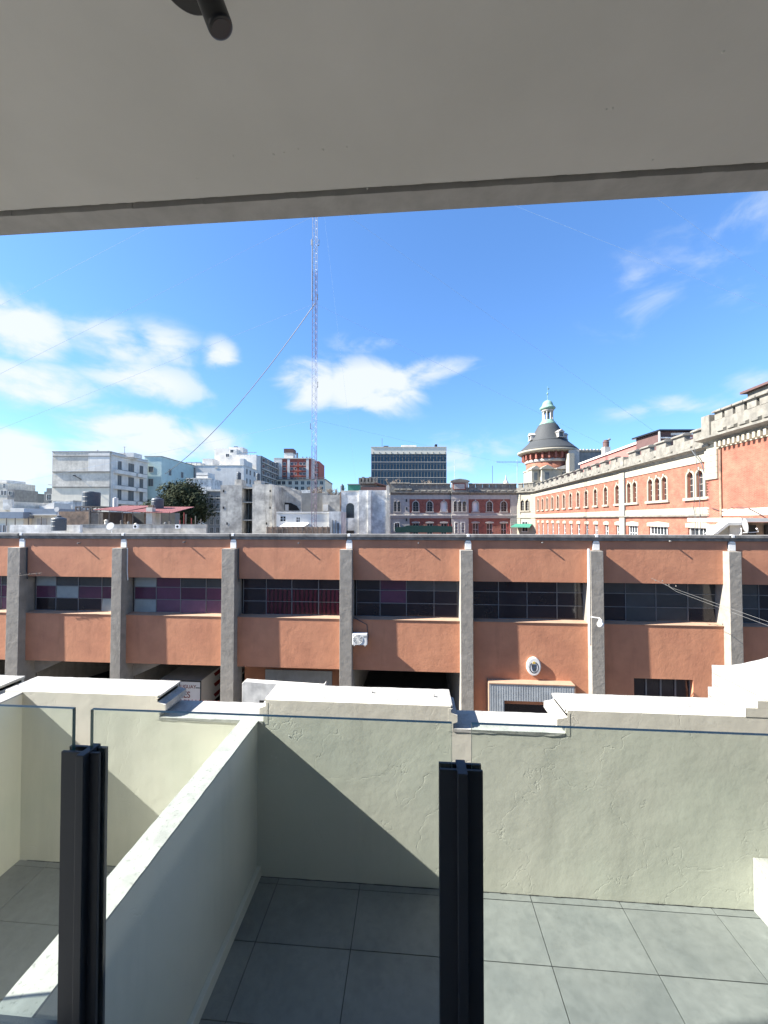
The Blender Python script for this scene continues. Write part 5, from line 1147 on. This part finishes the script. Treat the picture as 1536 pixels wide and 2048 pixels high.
MB().prism([(-.1,ht(777)),(.35,ht(778)),(.5,ht(774.5)),(.1,ht(775))], -.03,.03).build('weather_vane', M['copper'], tw2)
for (a, py) in ((R(-72), 879), (R(180), 879), (R(0), 877), (R(108), 879)):
    rr_ = 30*kT; d_ = MB(); d_.T = Matrix.Rotation(a+R(90), 4, 'Z'); y0_ = -rr_-.75
    d_.box(-.75,-.5,y0_,y0_+1.6,ht(880),ht(871)).box(.5,.75,y0_,y0_+1.6,ht(880),ht(871)).prism([(-.95,ht(871)),(.95,ht(871)),(0,ht(865.5))], y0_-.15, y0_+2.2).box(-.9,.9,y0_-.1,y0_+1,ht(881),ht(879.6))
    d_.build('dormer', M['stone_grey'], tw2); d2 = MB(); d2.T = d_.T; d2.box(-.5,.5,y0_+.2,y0_+.3,ht(880),ht(871)); d2.build('dormer_pane', M['shut'], tw2)
# stone turret fronts at the foot of the drum
for k, (px, dz_, w) in enumerate(((1054,-7,7.5),(1073,-8.5,9.5),(1112,-8.5,15),(1137,-7,7))):
    x = (px-1097)*kT*(ZT+dz_)/ZT; w_ = w*kT; a = tw2
    mb = MB(); mb.box(x-w_, x+w_, dz_*.62, dz_*.62+3, CZ+3, ht(944)).prism([(x-w_*1.25, ht(944)), (x+w_*1.25, ht(944)), (x+w_*1.25, ht(942)), (x, ht(936)), (x-w_*1.25, ht(942))], dz_*.62-.5, dz_*.62+2.5)
    mb.build('turret_front', M['stone'] if k != 2 else M['stone_grey'], tw2)
    MB().box(x-w_*.45, x+w_*.45, dz_*.62-.04, dz_*.62-.0, ht(964), ht(950)).build('turret_window', M['shut'], tw2)
    MB().box(x-w_*1.1, x+w_*1.1, dz_*.62-.4, dz_*.62-.04, ht(967), ht(965)).build('turret_sill', M['stone'], tw2)

# small hut, canopy and dish behind the terracotta parapet at right
b = Bld('rooftop_hut', 'small hut with a white sloping roof behind the terracotta parapet at right', 'hut', 1424, 21.3)
X_, H_ = b.X, b.H
MB().prism([(X_(1430),H_(1075)),(X_(1459),H_(1075)),(X_(1459),H_(1050)),(X_(1449),H_(1050))], 0, .3).build('gable_wall', M['stone'], b.o)
MB().prism([(X_(1419),H_(1068)),(X_(1448),H_(1045)),(X_(1482),H_(1044)),(X_(1482),H_(1050)),(X_(1450),H_(1050.5)),(X_(1427),H_(1068))], -.25, .35).build('roof', M['whiter'], b.o)
b.box('side_wall', 'gp', 1459.2, 1482, 1050.5, 1080, -.05, 1.5); b.box('long_roof', 'whiter', 1482, 1620, 1036, 1044, .2, 4); b.box('long_wall', 'brownwall', 1484, 1620, 1044.5, 1080, 1.4, 2)
for a, c in ((1496,1512),(1531,1560)): b.box('opening', 'dark', a, c, 1050, 1072, 1.3, 1.4)
p = at(1486, 1052, 20.6); ds = thing('satellite_dish', 'grey satellite dish with a white arm on the roof edge at far right', 'satellite dish', tuple(p), YAW)
d_ = MB(); d_.T = Vector((.88,-.5,.12)).to_track_quat('Z','Y').to_matrix().to_4x4(); rr = .40; d_.lathe([(rr,.1),(rr*.7,.04),(rr*.3,.01),(.02,0),(.02,.012),(rr*.3,.022),(rr*.7,.052),(rr,.115)], n=32); d_.build('reflector', M['acg'], ds)
MB().tube([(.0,0,-.36),(.35,-.2,-.33),(.52,-.3,-.3),(.5,-.3,-.17)], .022).build('feed_arm', M['white'], ds); MB().tube([(-.05,.05,-.1),(-.04,.05,-.4),(-.15,.05,-.5)], .028).build('mount', M['white'], ds)
MB().lathe([(.02,-.04),(.045,0),(.03,.05)], c=(.46,-.28,-.15), n=10).build('feed_horn', M['white'], ds)

# ------------------------------------------------------------------ lattice mast and guy wires
ZM = 50; base = at(628.5, 1064, ZM); mt = thing('lattice_mast', 'tall slim guyed lattice mast painted in pale and faded red bands', 'mast', (base.x, base.y, 0), YAW)
sd = .31; H0 = 0.; H1 = CZ+52
pts = [(-sd, -.18), (sd, -.18), (0, .36)]
def seg_col(z): return 'mastwhite' if int((z - (CZ-2)) / 11.5) % 2 == 0 else 'mastred'
nb_ = 0; z = 0
while z < H1:
    ze = min(z+11.5 if z >= CZ-2 else CZ-2, H1); mb = MB()
    for (x, y) in pts: mb.box(x-.032, x+.032, y-.032, y+.032, z, ze)
    q = z; st = .55; i = 0
    while q < ze-.05:
        q2 = min(q+st, ze)
        for k in range(3):
            a, c = pts[k], pts[(k+1) % 3]
            if i % 2: a, c = c, a
            mb.tube([(a[0],a[1],q), (c[0],c[1],q2)], .016, 3)
        q = q2; i += 1
    mb.build('lattice_section', M['mastred' if nb_ % 2 == 1 else 'mastwhite'], mt); z = ze; nb_ += 1
for (py, dx) in ((487,-.5),(487,.5),(597,-.4),(596,.35),(771,.4),(854,-.55)):
    z = at(630, py, ZM).z; MB().tube([(dx*.6,0,z-.3),(dx,0,z-.2),(dx,0,z+.5)], .05, 6).build('antenna', M['cable'], mt)
MB().tube([(-.36,-.2,at(630,480,ZM).z),(-.36,-.2,at(630,600,ZM).z)], .045, 6).build('feeder_cable', M['cable'], mt)
def mp_(z): return Vector((base.x, base.y, z))
zA = at(628,607,ZM).z; zB = at(628,840,ZM).z; zT = CZ+50; zC = CZ+40
def guy(p, q, r, m, lab, sag=0): cable('guy_wire', [p, q], r, M[m], lab, 'cable', sag, 24, 'guy wires of the lattice mast')
guy(mp_(zA), at(330,948,72), .055, 'cable', 'thick dark cable sagging from the mast down to the balcony block', 2.2)
guy(mp_(zA), at(-40,874,52), .014, 'cablelight', 'thin guy wire from the middle of the mast down to the far left edge')
guy(mp_(zT), at(-60,642,52), .012, 'cablelight', 'thin guy wire crossing the sky at upper left, below the soffit')
guy(mp_(zC), at(-60,778,50), .014, 'cablelight', 'thin guy wire crossing the left clouds from high on the mast')
guy(mp_(zB), at(-60,985,60), .012, 'cablelight', 'lowest thin guy wire left of the mast')
guy(mp_(zC+3), at(1322,872,60), .013, 'cablelight', 'thin guy wire from the mast down to the brown rooftop shed')
guy(mp_(zA), at(1208,890,66), .012, 'cablelight', 'thin guy wire from the mast down past the conical tower')
guy(mp_(zT+2), at(1600,640,42), .012, 'cablelight', 'thin guy wire crossing the right sky')
guy(mp_(zB), at(1045,935,85), .010, 'cablelight', 'faint guy wire from the mast down to the brick wing')
guy(at(1290,380,30), at(1620,620,30), .008, 'cablelight', 'thin wire at the upper right corner of the sky')
guy(mp_(zT), at(716,1000,70), .008, 'cablelight', 'faint steep guy wire just right of the mast')
# far tower crane
cr = thing('tower_crane', 'far thin tower crane jib left of the conical tower', 'crane', tuple(at(1040,925,230)), YAW)
cm_ = MB(); k_ = 230/F
cm_.box(-48*k_, 8*k_, -.15, .15, -.1, .1).box(-48*k_, 8*k_, -.15, .15, .6, .75).box(-6*k_, -5*k_, -.3, .3, -38, 1.4)
for i in range(24): cm_.tube([(-48*k_+i*.62*3.6/1.3,0,0), (-48*k_+(i+.5)*.62*3.6/1.3,0,.7)], .08, 3)
cm_.build('jib', M['cablelight'], cr)
